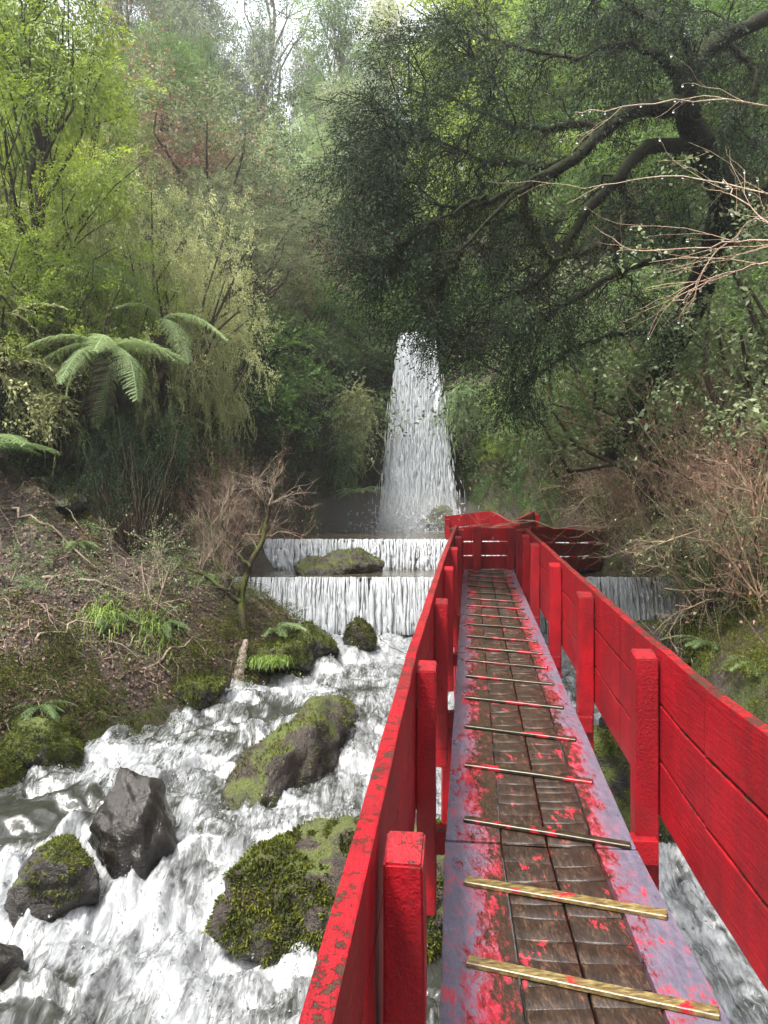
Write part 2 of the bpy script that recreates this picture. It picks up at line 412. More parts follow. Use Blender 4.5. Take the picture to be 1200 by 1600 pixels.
def rock_verts(seed, rad, detail=5):
    bm = bmesh.new(); bmesh.ops.create_icosphere(bm, subdivisions=detail, radius=1)
    V = np.array([v.co for v in bm.verts]); F = np.array([[v.index for v in f.verts] for f in bm.faces]); bm.free()
    rs = np.random.RandomState(seed)
    for k in range(11):
        n = rs.normal(size=3); n /= np.linalg.norm(n); h = rs.uniform(.62, .9)
        dd = V @ n - h; V = V - n * np.maximum(dd, 0)[:, None] * .88
    V = V / np.abs(V).max(0)
    N = V / np.linalg.norm(V, axis=1)[:, None]
    q = V * np.array(rad)
    q = q + N * (fbm(q * 2.6 + seed, 5) * .10 * min(rad) / .5)[:, None] + N * (fbm(q * 11 + seed, 3) * .018)[:, None]
    return q, F
def rotz(a): c, s = math.cos(a), math.sin(a); return np.array([[c, -s, 0], [s, c, 0], [0, 0, 1.]])

# ------------------------------------------------------------------ water
def foam_material(name, streak=(1, 1, 1), dark=(.022, .022, .016), bias=0.0, clear=.06, trans=0, wht=1.0):
    m = MT(name); g = m.pos(streak); foam = m.attr('foam')
    w = m.n('TexNoise', {'Vector': g, 'Scale': 2.2, 'Detail': 3})
    gg = m.n('VectorMath', {0: g, 1: m.n('VectorMath', {0: w.outputs['Color'], 'Scale': .55}, operation='SCALE').outputs[0]}, operation='ADD').outputs[0]
    a = m.noise(gg, 3.2, 7, .60, .3); b = m.noise(gg, 13, 5, .6, .15); c = m.noise(gg, 70, 3, .6)
    f = m.math('ADD', m.math('ADD', m.math('MULTIPLY', a, .62), m.math('MULTIPLY', b, .38)), m.math('SUBTRACT', foam, .5 - bias))
    f2 = m.ramp(f, [(.41, 0), (.50, .32), (.60, .75), (.72, 1)])
    fw = m.n('RGBToBW', {0: f2}).outputs[0]
    white = m.ramp(m.math('ADD', m.math('MULTIPLY', b, .6), m.math('MULTIPLY', c, .4)), [(.27, (.15 * wht ** 7, .16 * wht ** 7, .165 * wht ** 7)), (.47, (.18 * wht ** 6.6, .19 * wht ** 6.6, .20 * wht ** 6.6)), (.62, (.29 * wht ** 6, .30 * wht ** 6, .31 * wht ** 6))])
    col = m.mix(f2, dark, white)
    rg = m.n('MapRange', {'Value': fw, 'To Min': clear, 'To Max': .5}).outputs[0]
    h = m.math('ADD', m.math('MULTIPLY', a, 1.2), m.math('ADD', m.math('MULTIPLY', b, .7), m.math('MULTIPLY', c, .25)))
    nb = m.bump(h, .28, .035)
    p = m.n('BsdfPrincipled', {'Base Color': col, 'Roughness': rg, 'Normal': nb, 'Specular IOR Level': .55})
    if not trans: return m.surf(p.outputs[0])
    tr = m.n('BsdfTranslucent', {'Color': col, 'Normal': nb}); return m.surf(m.n('MixShader', {0: trans, 1: p.outputs[0], 2: tr.outputs[0]}).outputs[0])
M['rapids'] = foam_material('rapids', (2.8, .5, 1.2), dark=(.020, .021, .017), bias=-.045)
M['pool'] = foam_material('pool', (1.2, 1, 1), dark=(.05, .045, .03))
M['fall'] = foam_material('fall', (2.2, 2.2, .4), dark=(.34, .36, .37), bias=.26, trans=.25, wht=1.18)
M['strand'] = foam_material('strand', (3, 3, .5), dark=(.06, .06, .05), bias=.14, trans=.35, wht=1.14)

def rapids_z(X, Y):
    z = wlevel(Y)
    q = xyz(X, Y)
    wp = fbm(q * .8, 3)[..., None] * np.array([.7, .9, 0])
    q = q + wp
    r1 = 1 - np.abs(fbm(q * np.array([1.15, .7, 1]), 3)) * 1.7
    r2 = 1 - np.abs(fbm(q * np.array([4.6, 2.6, 1]) + 9, 3)) * 1.7
    r3 = fbm(q * np.array([15, 8, 1]) + 30, 3)
    amp = np.interp(Y, [2, 6, 7, 11, 12.5, 13.9], [1.1, 1.1, .9, .8, .7, .6])
    z = z + amp * (r1 * .13 + r2 * .045 + r3 * .010) - .08
    # water piles up behind boulders and drops in front of them
    for (_, c, r, yaw, *_r) in ROCKS:
        if c[1] > 13.5: continue
        d = np.hypot((X - c[0]) / (r[0] + .25), (Y - c[1]) / (r[1] + .25))
        z = z + .10 * np.exp(-((d - 1) / .25) ** 2) * np.where(Y > c[1], 1, -.6)
    foam = .5 + .14 * fbm(xyz(X * .75, Y * .42, 3.), 3) + .10 * r1 * .5 + np.interp(np.gradient(z, axis=0) / (np.gradient(Y, axis=0) + 1e-9), [-1, 0, 1], [.1, 0, .1])
    foam = foam + .14 * np.exp(-((Y - 13.2) / .9) ** 2) + .10 * np.exp(-((Y - 5.9) / .6) ** 2) + np.interp(Y, [2, 5, 7, 10], [.06, .05, .03, .04])
    # dark glassy tongues
    for (x0, y0, rx, ry, a) in [(-3.3, 7.0, .9, .5, .35), (.05, 5.0, .8, .5, .26), (-1.35, 7.4, .35, .35, .2), (-2.9, 4.8, .6, .5, .3), (-1.6, 9.9, .5, .3, .16), (-.45, 10.6, .4, .3, .18), (-1.5, 6.1, .35, .35, .12)]:
        foam = foam - a * np.exp(-((X - x0) / rx) ** 2 - ((Y - y0) / ry) ** 2)
    return z, foam
ax = np.arange(-7.2, 6.4, .032); ay = np.concatenate([np.arange(-6, 2.4, .12), np.arange(2.4, 13.93, .032)])
AX, AY = np.meshgrid(ax, ay)
RZ, RF = rapids_z(AX, AY)
me = mk_mesh('rapids', xyz(AX, AY, RZ).reshape(-1, 3), grid_faces(len(ax), len(ay)), {'foam': ('POINT', RF.ravel())}, smooth=True)
tag(link('rapids', me, M['rapids']), kind='structure')
# flat pools above each weir
for (nm, x0, x1, y0, y1, lv) in [('pool', -4.5, 7.5, 13.96, 16.33, -1.25), ('upper_pool', -4.5, 7, 16.38, 25.2, -.62)]:
    ax = np.arange(x0, x1, .06); ay = np.arange(y0, y1, .05); AX, AY = np.meshgrid(ax, ay)
    z = lv + .012 * fbm(xyz(AX * 3, AY * 2), 3)
    fo = np.full(AX.shape, .26)
    if nm == 'pool': fo = fo + .30 * sst(15.7, 16.3, AY)
    else:
        fo = fo + .4 * np.exp(-(((AX - 1.1) / 2.2) ** 2 + ((AY - 24) / 2.5) ** 2)); z = z + .10 * np.exp(-(((AX - 1.1) / 1.3) ** 2 + ((AY - 24) / .9) ** 2)) * (1 + fbm(xyz(AX * 4, AY * 4), 3))
    me = mk_mesh(nm, xyz(AX, AY, z).reshape(-1, 3), grid_faces(len(ax), len(ay)), {'foam': ('POINT', fo.ravel())}, smooth=True)
    tag(link(nm, me, M['pool']), kind='structure')

# weirs: dark mossy wall, white strands of water falling over it
rng = np.random.RandomState(5)
def weir(x0, x1, y, top, bot, label, wl, n, cover):
    bm = chbox((x0 - .3, y + .22, (top + bot) / 2 - .22), (x1 + .3, y + .22, (top + bot) / 2 - .22), .42, top - bot + .38, .03, jitter=.05)
    o = bm_obj('stone_weir', bm, M['rock_dark']); tag(o, label, 'weir')
    mb = MB()
    # thin sheet hugging the lip, then separate strands
    for k in range(n):
        x = rng.uniform(x0, x1)
        if noise(np.array([[x * .9, y, 2.]]))[0] < -.38 and rng.rand() < .75: continue
        w = rng.uniform(.012, .045) * (1 + .6 * rng.rand()); v = rng.uniform(.28, .62); H = top - bot
        t = np.linspace(0, 1, 9); f0 = rng.uniform(0, .35) if rng.rand() < .4 else 0; f1 = 1 if rng.rand() < .75 else rng.uniform(.5, 1)
        s_ = f0 + (f1 - f0) * t
        zz = top + .015 - H * s_ ** 1.0; yy = y - .03 - v * .42 * np.sqrt(s_ + .001) + rng.normal(0, .012)
        xx = x + np.cumsum(rng.normal(0, .008, 9))
        r = w * (.35 + .65 * t) * (1 + .45 * rng.normal(size=9)).clip(.3, 2); r[-1] *= .5
        mb.tube(np.stack([xx, yy, zz], -1), r, 4)
    me = mb.mesh('weir_water', smooth=True)
    fo = np.full(len(me.vertices), .68) + rng.normal(0, .03, len(me.vertices)); at = me.attributes.new('foam', 'FLOAT', 'POINT'); at.data.foreach_set('value', fo.astype(np.float32))
    tag(link(wl, me, M['strand']), kind='structure')
    # lip sheet: glassy water rounding the edge, broken lower down
    ax = np.arange(x0, x1, .03); tt = np.linspace(0, 1, 26); AX, T = np.meshgrid(ax, tt)
    th = T * math.pi / 2
    out = np.where(T < .4, .0, 0)
    zz = top + .012 + .02 * noise(xyz(AX * 1.1, 0, y)) - (top - bot) * np.clip(T - .15, 0, 1) ** 1.35; yy = y + .18 - .5 * np.sqrt(T) * .62 - .02 * fbm(xyz(AX * 5, T * 1.2, y), 3)
    yy = yy - .05 * np.abs(noise(xyz(AX * 7, T * .9, y + 3)))
    foam = .30 + .30 * T + .44 * noise(xyz(AX * 9, T * .8, y)) + .22 * noise(xyz(AX * 1.6, T * .6, y + 7))
    me = mk_mesh('weir_sheet', xyz(AX, yy, zz).reshape(-1, 3), grid_faces(len(ax), 26), {'foam': ('POINT', foam.ravel())}, smooth=True)
    tag(link(wl + '_sheet', me, M['strand']), kind='structure')
weir(-3.2, 6.4, 14.0, -1.25, -2.3, 'low dark weir wall crossing the whole stream nearest the camera', 'lower_weir_water', 1500, .8)
weir(-3.4, 5.9, 16.35, -.62, -1.27, 'upper weir wall crossing the stream below the waterfall pool', 'upper_weir_water', 1000, .8)

# waterfall
def waterfall():
    u = np.linspace(0, 1, 150); v = np.linspace(0, 1, 330); U, V = np.meshgrid(u, v)
    xl = np.interp(V, [0, .3, .7, 1], [.48, .36, .18, .02]); xr = np.interp(V, [0, .25, .6, 1], [1.70, 1.84, 2.02, 2.18])
    X = xl + (xr - xl) * U + .05 * noise(xyz(U * 5, V * 3))
    Z = 5.95 - 6.55 * V
    bulge = np.sin(U * math.pi) * .35
    nn = fbm(xyz(X * 2.6, V * 3.2 + np.abs(U - .5) * .6), 4); n2 = fbm(xyz(X * 11, V * 15), 3); n3 = 1 - np.abs(fbm(xyz(X * 5, V * 7.5 - bulge, 4.), 3)) * 1.6
    Y = 24.75 - .95 * np.sqrt(V) - bulge - .14 * nn - .035 * n2 - .09 * n3
    foam = .70 + .08 * nn + .06 * n3 - .35 * (np.abs(U - .5) * 2) ** 6 * (.5 + nn) - .10 * np.exp(-((U - .25) / .12) ** 2) * (V > .35)
    me = mk_mesh('waterfall', xyz(X, Y, Z).reshape(-1, 3), grid_faces(150, 330), {'foam': ('POINT', foam.ravel())}, smooth=True)
    tag(link('waterfall', me, M['fall']), kind='structure')
    # side strands and drops that break the outline
    mb = MB()
    for k in range(1300):
        s = rng.rand() ** .6; e = rng.choice([-1, 1]); z = 5.9 - 6.4 * s
        xa = np.interp(s, [0, 1], [.48, -.06]) if e < 0 else np.interp(s, [0, 1], [1.62, 2.32])
        x = xa + e * rng.exponential(.03 + .05 * s) - e * .05; y = 24.75 - .95 * math.sqrt(s) - rng.uniform(0, .35)
        L = rng.uniform(.1, .5); mb.tube([(x, y, z), (x + e * .01, y - .01, z - L / 2), (x + e * .02, y - .02, z - L)], [.003, rng.uniform(.005, .014), .003], 4)
    for k in range(9000):   # falling clots of white water over the sheet
        s = rng.rand() ** .8; z = 5.95 - 6.5 * s; xa = np.interp(s, [0, .3, .7, 1], [.48, .34, .12, -.06]); xb = np.interp(s, [0, .25, .6, 1], [1.62, 1.78, 2.05, 2.32]); u = rng.rand()
        x = xa + (xb - xa) * u; y = 24.75 - .95 * math.sqrt(s) - math.sin(u * math.pi) * .35 - rng.uniform(.0, .22); L = rng.uniform(.12, .6); w = rng.uniform(.004, .013)
        mb.tube([(x, y, z), (x, y - .01, z - L * .3), (x, y - .01, z - L)], [w * .3, w, w * .2], 5)
    for k in range(1500):   # boiling spray at the foot
        a = rng.normal(size=3) * np.array([.75, .4, .22]); p = np.array([1.1, 23.5, -.5]) + a; p[2] = -.6 + abs(a[2]) * 1.5
        r = rng.uniform(.006, .02); mb.tube([p, p + rng.normal(size=3) * .03, p + rng.normal(size=3) * .05], [r * .4, r, r * .3], 4)
    me = mb.mesh('waterfall_spray', smooth=True); at = me.attributes.new('foam', 'FLOAT', 'POINT'); at.data.foreach_set('value', np.full(len(me.vertices), .85, np.float32))
    tag(link('waterfall_spray', me, M['fall']), 'white drops and strands flying off the waterfall', kind='stuff')
waterfall()
# drops and torn foam thrown up over the rapids
def foam_spray():
    mb = MB(); n = 15000
    x = rng.uniform(-4.5, 4.6, n); y = 3 + 10.9 * rng.rand(n) ** 1.2
    z, fo = rapids_z(np.stack([x, x]), np.stack([y, y + .01])); z, fo = z[0], fo[0]
    keep = (fo + .22 * noise(xyz(x * 2, y * 2)) > .58) & (chan_dist(x, y)[0] < -.1); x, y, z = x[keep], y[keep], z[keep]
    for a, b, c in zip(x, y, z):
        r = rng.uniform(.003, .010) * (.5 + b / 12); h = rng.exponential(.03); p = np.array([a, b, c + h]); d = rng.normal(size=3) * np.array([.3, .8, .35]); L = rng.uniform(.01, .045)
        mb.tube([p, p + d * L * .5, p + d * L], [r * .4, r, r * .3], 4)
    me = mb.mesh('foam_spray', smooth=True); at = me.attributes.new('foam', 'FLOAT', 'POINT'); at.data.foreach_set('value', np.full(len(me.vertices), .9, np.float32))
    tag(link('foam_spray', me, M['rapids']), 'flecks of white foam thrown up over the rapids', kind='stuff')
foam_spray()

# ------------------------------------------------------------------ leaves: unit sprays (branchlets of leaves) placed by the thousand into ONE mesh per crown
def leafq(base, d, n, L, Wd):
    "rhombic leaf quads: base (N,3), direction d, normal n, length L, width Wd"
    d = d / (np.linalg.norm(d, axis=1)[:, None] + 1e-9); s = np.cross(d, n); s /= np.linalg.norm(s, axis=1)[:, None] + 1e-9
    up = np.cross(s, d); L = np.broadcast_to(L, len(base))[:, None]; Wd = np.broadcast_to(Wd, len(base))[:, None]
    m_ = base + d * L * .45
    return np.stack([base, m_ + s * Wd / 2 + up * Wd * .18, base + d * L - up * L * .06, m_ - s * Wd / 2 + up * Wd * .18], 1)
def spray_fan(seed, n=50, leaf=.11, wid=.05, flat=.15):
    "flat layered fan, along +X, up +Z, unit length"
    r = np.random.RandomState(seed); B = []; D = []
    for k in range(n):
        t = (k + .5) / n; side = 1 if k % 2 else -1
        ln = .42 * math.sin(math.pi * min(1, t * .8 + .15)); q = r.rand() ** .6 * ln
        B.append((t * .9 + q * .45, side * q, -.18 * t * t + r.normal(0, flat * .3) - q * .12)); D.append((.8 + .2 * r.rand(), side * r.uniform(.3, 1.2), r.normal(-.15, flat)))
    B = np.array(B); D = np.array(D); N = r.normal(size=(n, 3)) * .45 + np.array([0, 0, 1.])
    return leafq(B, D, N, leaf * r.uniform(.7, 1.25, n), wid * r.uniform(.7, 1.2, n))
def spray_tuft(seed, n=46, leaf=.14, wid=.068):
    r = np.random.RandomState(seed); D = r.normal(size=(n, 3)); D[:, 0] = np.abs(D[:, 0]) * .9 + .1
    t = r.rand(n); B = np.stack([t * .75, r.normal(0, .16, n) * (.3 + t), r.normal(0, .16, n) * (.3 + t)], 1)
    return leafq(B, D, r.normal(size=(n, 3)) + np.array([0, 0, .8]), leaf * r.uniform(.6, 1.2, n), wid * r.uniform(.7, 1.2, n))
def spray_weep(seed, n=40, leaf=.17, wid=.026, droop=.75):
    "bamboo: an arching stem, narrow leaves that hang"
    r = np.random.RandomState(seed); t = np.linspace(.12, 1, n); B = np.stack([t, r.normal(0, .04, n), .12 * np.sin(t * 2.4) - droop * t ** 2.2 * .8], 1)
    D = np.stack([.55 + r.rand(n) * .5, r.normal(0, .55, n), -.35 - .7 * t + r.normal(0, .3, n)], 1)
    return leafq(B, D, r.normal(size=(n, 3)) * .7 + np.array([0, 0, 1.]), leaf * r.uniform(.6, 1.3, n), wid * r.uniform(.8, 1.3, n))
def spray_drape(seed, n=38, leaf=.10, wid=.055):
    "heavy hanging twigs with small leaves, like curtains"
    r = np.random.RandomState(seed); t = r.rand(n); k = r.randint(0, 5, n); oy = (k - 2) * .10; ox = .25 + .14 * k % .5
    B = np.stack([ox + .25 * t + r.normal(0, .03, n), oy + r.normal(0, .03, n), .05 - t * (.45 + .12 * (k % 3))], 1)
    D = np.stack([r.normal(.25, .5, n), r.normal(0, .5, n), r.normal(-.8, .4, n)], 1)
    return leafq(B, D, r.normal(size=(n, 3)), leaf * r.uniform(.6, 1.3, n), wid * r.uniform(.8, 1.3, n))
def spray_frond(seed, pairs=24, pinn=0, droop=.45, L=.25):
    "fern frond along +X, unit length; pinn>0 cuts every pinna into leaflets"
    r = np.random.RandomState(seed); Q = []
    t = np.linspace(.10, .99, pairs); P = np.stack([t, 0 * t, .35 * t - (.35 + droop) * t ** 2.1], 1); T = np.gradient(P, axis=0)
    ln = L * np.sin(math.pi * (t * .86 + .1)) ** .7
    for sgn in (-1, 1):
        D = T / np.linalg.norm(T, axis=1)[:, None] * .45 + np.array([0, sgn, -.22]) + r.normal(0, .10, (pairs, 3))
        ln = ln * r.uniform(.82, 1.08, pairs); D /= np.linalg.norm(D, axis=1)[:, None]
        if not pinn: Q.append(leafq(P, D, np.tile([0, 0, 1.], (pairs, 1)) + T * .3, ln, .05 * np.ones(pairs)))
        else:
            for q in np.linspace(.04, .96, pinn):
                for s2 in (-1, 1):
                    b = P + D * (ln * q)[:, None] - np.array([0, 0, 1.]) * (ln * q * q * .25)[:, None]
                    d2 = D * .6 + s2 * T / np.linalg.norm(T, axis=1)[:, None] * .8
                    Q.append(leafq(b, d2, np.tile([0, 0, 1.], (pairs, 1)) + r.normal(0, .15, (pairs, 3)), .040 * (1.15 - q), .011 * np.ones(pairs)))
    a = np.linspace(0, 1, 12); rp = np.stack([a, 0 * a, .35 * a - (.35 + droop) * a ** 2.1], 1)
    w = .007; Q.append(np.stack([rp[:-1] + [0, w, 0], rp[1:] + [0, w, 0], rp[1:] - [0, w, 0], rp[:-1] - [0, w, 0]], 1))
    return np.concatenate(Q)
FAN = [spray_fan(s) for s in range(5)]; TUFT = [spray_tuft(s) for s in range(5)]; WEEP = [spray_weep(s) for s in range(5)]; DRAPE = [spray_drape(s) for s in range(5)]
FINE = [spray_tuft(s + 20, 30, .11, .06) for s in range(4)]
FROND = [spray_frond(s) for s in range(3)]; FROND_HI = [spray_frond(s, 34, 12) for s in range(3)]

def place(mb, protos, pos, fwd, up, size, tint, seed=0, twist=0.0, tj=.10):
    "puts one spray per row of pos into mb"
    r = np.random.RandomState(seed); n = len(pos); size = np.broadcast_to(size, n)
    f = fwd / (np.linalg.norm(fwd, axis=1)[:, None] + 1e-9); u = up - f * (f * up).sum(1)[:, None]; u /= np.linalg.norm(u, axis=1)[:, None] + 1e-9
    if twist:
        s = np.cross(u, f); a = r.normal(0, twist, n)[:, None]; u = u * np.cos(a) + s * np.sin(a)
    s = np.cross(u, f); Rm = np.stack([f, s, u], -1) * size[:, None, None]
    which = r.randint(0, len(protos), n); tint = np.broadcast_to(tint, n)
    for k, P in enumerate(protos):
        m_ = which == k
        if not m_.any(): continue
        Q = np.einsum('nij,qvj->nqvi', Rm[m_], P) + pos[m_][:, None, None]
        tt = np.clip(tint[m_][:, None] + r.normal(0, tj, (m_.sum(), len(P))), 0, 1)
        mb.quads(Q.reshape(-1, 4, 3), tt.ravel())
    return mb
def shell(r, n, power=.35):
    v = r.normal(size=(n, 3)); v /= np.linalg.norm(v, axis=1)[:, None]; return v * (r.rand(n) ** power)[:, None]
def clump(mb, c, rad, n, protos, size, r, droop=.3, tint=.5, upj=.5, out=1.0, tj=.10, bottom=-.6):
    "an ellipsoid of sprays pointing outward and drooping"
    v = shell(r, n); v[:, 2] = np.where(v[:, 2] < bottom, -v[:, 2], v[:, 2]); pos = np.asarray(c) + v * np.asarray(rad)
    f = v * np.array([out, out, .35]) + r.normal(0, .35, (n, 3)); f[:, 2] -= droop
    up = np.array([0, 0, 1.]) + r.normal(0, upj, (n, 3)) * .6
    place(mb, protos, pos, f, up, size * r.uniform(.7, 1.25, n), np.clip(tint + r.normal(0, .10, n), 0, 1), r.randint(1 << 30), .3, tj)
def limb(r, a, b, sag=.1, n=7, wob=.06):
    a, b = np.asarray(a, float), np.asarray(b, float); t = np.linspace(0, 1, n)[:, None]; L = np.linalg.norm(b - a)
    p = a + (b - a) * t; p[:, 2] += (np.sin(math.pi * t) * L * sag)[:, 0]
    w = r.normal(0, wob * L, (n, 3)); w[0] = w[-1] = 0; return p + w * .5

# ------------------------------------------------------------------ footbridge
def deck_material():
    m = MT('deck_paint'); v = m.pos(); s = m.n('SeparateXYZ', {0: v}); x, y = s.outputs[0], s.outputs[1]
    u = m.math('SUBTRACT', x, m.math('ADD', m.math('MULTIPLY', y, .116), .335)); au = m.math('ABSOLUTE', u)
    st = m.pos((1, .35, 1), (0, 0, R(6.6)))
    a = m.noise(v, 2.1, 5, .7); b = m.noise(st, 34, 7, .8); c = m.noise(m.pos((1.3, .55, 1), (0, 0, R(6.6))), 7, 8, .8); g = m.noise(st, 120, 3, .6)
    wood = m.ramp(m.math('ADD', m.math('MULTIPLY', b, .7), m.math('MULTIPLY', g, .3)), [(.35, (.010, .006, .004)), (.7, (.05, .030, .020))])
    lav = m.ramp(b, [(.3, (.042, .039, .056)), (.7, (.115, .11, .15))])
    red = m.ramp(b, [(.3, (.18, .006, .014)), (.7, (.33, .012, .026))])
    t = m.math('ADD', au, m.math('ADD', m.math('MULTIPLY', m.math('SUBTRACT', c, .5), .42), m.math('MULTIPLY', m.math('SUBTRACT', b, .5), .62)))
    t2 = m.math('ADD', t, m.math('MULTIPLY', m.math('SUBTRACT', a, .5), .35))
    far = m.n('MapRange', {'Value': y, 'From Min': 3.2, 'From Max': 4.2, 'To Min': 0, 'To Max': .065}).outputs[0]
    t = m.math('SUBTRACT', t, far); t2 = m.math('SUBTRACT', t2, m.math('MULTIPLY', far, .9))
    f_red = m.ramp(t, [(.215, 0), (.29, 1)]); f_lav = m.ramp(t2, [(.26, 0), (.33, 1)])
    # red remnants through the lavender
    pr = m.ramp(m.math('ADD', m.math('MULTIPLY', c, .5), m.math('MULTIPLY', b, .5)), [(.53, 0), (.60, 1)])
    near = m.n('MapRange', {'Value': y, 'From Min': 3.3, 'From Max': 3.7, 'To Min': 1, 'To Max': .55}).outputs[0]
    col = m.mix(f_red, wood, red); col = m.mix(f_lav, col, lav); col = m.mix(m.math('MULTIPLY', pr, near), col, red)
    dk = m.ramp(m.math('ADD', m.math('MULTIPLY', c, .5), m.math('MULTIPLY', b, .5)), [(.36, 1), (.39, 0)]); col = m.mix(dk, col, wood)
    m.pbr(col, m.n('MapRange', {'Value': c, 'To Min': .12, 'To Max': .48}).outputs[0], m.bump(m.math('ADD', m.math('ADD', b, m.math('MULTIPLY', g, .5)), m.math('MULTIPLY', f_red, .4)), .5, .005)); return m.m
def block_material():
    m = MT('deck_block'); st = m.pos((1, .25, 1), (0, 0, R(6.6))); v = m.pos()
    b = m.noise(st, 34, 6, .7); g = m.noise(st, 130, 3, .6); c = m.noise(v, 5, 6, .72)
    wood = m.ramp(m.math('ADD', m.math('MULTIPLY', b, .6), m.math('MULTIPLY', g, .4)), [(.36, (.006, .004, .003)), (.52, (.024, .014, .009)), (.70, (.085, .053, .032))])
    red = m.ramp(b, [(.3, (.2, .008, .018)), (.7, (.4, .016, .032))])
    f = m.ramp(m.math('ADD', m.math('MULTIPLY', c, .6), m.math('MULTIPLY', b, .4)), [(.585, 0), (.615, 1)])
    m.pbr(m.mix(f, wood, red), m.n('MapRange', {'Value': c, 'To Min': .22, 'To Max': .55}).outputs[0], m.bump(m.math('ADD', b, m.math('MULTIPLY', g, .6)), .7, .006)); return m.m
def batten_material(name, red_amt, br=1.0):
    m = MT(name); st = m.co(); v = m.pos()
    b = m.noise(m.pos((.3, 1, 1)), 60, 5, .7); c = m.noise(v, 7, 4, .6)
    wood = m.ramp(b, [(.35, (.03 * br, .02 * br, .01 * br)), (.5, (.10 * br, .07 * br, .024 * br)), (.7, (.22 * br, .18 * br, .075 * br))])
    f = m.ramp(c, [(red_amt, 0), (red_amt + .03, 1)])
    m.pbr(m.mix(f, wood, (.24, .008, .015)), .35, m.bump(b, .6, .004)); return m.m
M['deck'] = deck_material(); M['block'] = block_material()
M['batten'] = batten_material('batten', .62); M['batten_worn'] = batten_material('batten_worn', .54, .18)
M['metal'] = MT('metal').m; 
def zd(y): return -1.6 + .056 * max(0, y - 3.55)
def xl(y): return .298 + .095 * (y - 3.55) if y < 3.55 else .298 + .116 * (y - 3.55)
def deck_pt(y, u, dz=0.0): return (xl(y) + .45 + u, y - u * .11, zd(y) + dz)
bridge = empty('footbridge', (.8, 5.0, -1.6), 'long red wooden footbridge with battened walkway leading upstream towards the waterfall', 'footbridge')
secs = [(-1.2, 3.54), (3.56, 7.27), (7.29, 13.35)]
rb = np.random.RandomState(12)
def block_plank(y0, y1, ua, ub, name):
    "a plank cut across by rough saw kerfs: short blocks with chamfered tops"
    mb = MB(); y = y0
    while y < y1 - .02:
        L = min(rb.uniform(.07, .2), y1 - y); g = .0025
        a = rb.normal(0, .006); zt = rb.normal(0, .0008); c = .002
        def P(yy, u, dz): return np.array(deck_pt(yy, u, dz))
        sk = rb.normal(0.008, .014)
        low = [P(y + g, ua, -.045), P(y + g + sk, ub, -.045), P(y + L - g + sk, ub, -.045), P(y + L - g, ua, -.045)]
        mid = [p + np.array([0, 0, .041 + zt]) for p in low]
        cen = sum(mid) / 4
        top = [p + (cen - p) * np.array([.03, .05, 0]) + np.array([0, 0, c]) for p in mid]
        V = low + mid + top; F = []
        for l in (0, 4):
            for k in range(4): F.append((l + k, l + (k + 1) % 4, l + 4 + (k + 1) % 4, l + 4 + k))
        F += [(8, 9, 10, 11), (3, 2, 1, 0)]
        mb.raw(V, F); y += L
    # the uncut lower half of the plank shows as the floor of every kerf
    n = max(2, int((y1 - y0) / .4)); ys = np.linspace(y0, y1, n)
    for a_, b_ in zip(ys[:-1], ys[1:]):
        V = [deck_pt(a_, ua, -.010), deck_pt(a_, ub, -.010), deck_pt(b_, ub, -.010), deck_pt(b_, ua, -.010)]; mb.raw(V, [(0, 1, 2, 3)])
    mb.build(name, M['block'], bridge)
for (y0, y1) in secs:
    for (ua, ub, kind) in [(-.45, -.185, 'p'), (-.177, .030, 'b'), (.042, .25, 'b'), (.262, .45, 'p')]:
        if kind == 'b': block_plank(y0, y1, ua, ub, 'deck_plank')
        else:
            u = (ua + ub) / 2; y0_ = y0 + .01 * rb.rand()
            b = chbox(deck_pt(y0_, u, -.0225), deck_pt(y1, u, -.0225), ub - ua, .045, .004, jitter=.004, seg=.2)
            bm_obj('deck_plank', b, M['deck'], bridge)
# bearers under the deck
for u in (-.36, .0, .36):
    for (a, b) in [(-1.2, 3.5), (3.5, 8.4), (8.42, 13.3)]:
        bm_obj('bearer', chbox(deck_pt(a, u, -.12), deck_pt(b, u, -.12), .09, .14, .006), M['red'], bridge)
# battens nailed across, slightly skewed
for k, y in enumerate([1.4, 2.02, 2.62, 3.19, 3.80, 4.5, 5.18, 5.83, 6.45, 6.98, 7.49, 8.0, 8.62, 9.2, 9.8, 10.35, 10.9, 11.5, 12.05, 12.6, 13.1]):
    a = np.array([xl(y) + .085, y, zd(y) + .010]); ln = .72; yb = y - .27 + rb.normal(0, .012)
    b_ = np.array([xl(yb) + .88 - (.0 if y < 4 else .06), yb, zd(yb) + .010])
    bm = chbox(a, b_, .052 + rb.normal(0, .002), .019, .003, jitter=.004, seg=.12)
    o = bm_obj('batten', bm, M['batten' if y < 3.5 else 'batten_worn'], bridge)
    if y < 3.5: o['label'] = 'bare yellow green batten'

# railings: three boards outside the posts
def rail_run(pts, off, h0=-.02, mat='red', top_mat='red_worn', joints=None, nb=3, th=.055, parent=None, ztop=.81):
    parent = parent or bridge; H = (ztop - h0 - .018 * (nb - 1)) / nb
    for (a, b) in zip(pts[:-1], pts[1:]):
        for k in range(nb):
            z = h0 + H / 2 + k * (H + .018)
            A = Vector(a) + Vector((0, 0, z)); B = Vector(b) + Vector((0, 0, z)); dv = (B - A).normalized() * .004
            o = bm_obj('rail_board', chbox(A + dv, B - dv, th, H, .006, jitter=.006, seg=.3), M[top_mat if k == nb - 1 else mat], parent)
LX = [(-1.5, -.33), (.6, -.165), (1.14, -.105), (1.86, -.03), (3.95, .145), (5.9, .375), (7.87, .605), (9.6, .815), (11.5, 1.06), (13.35, 1.315)]
RX = [(-1.5, .97), (2.6, 1.385), (13.2, 2.49)]
def lx(y): return float(np.interp(y, [p[0] for p in LX], [p[1] for p in LX]))
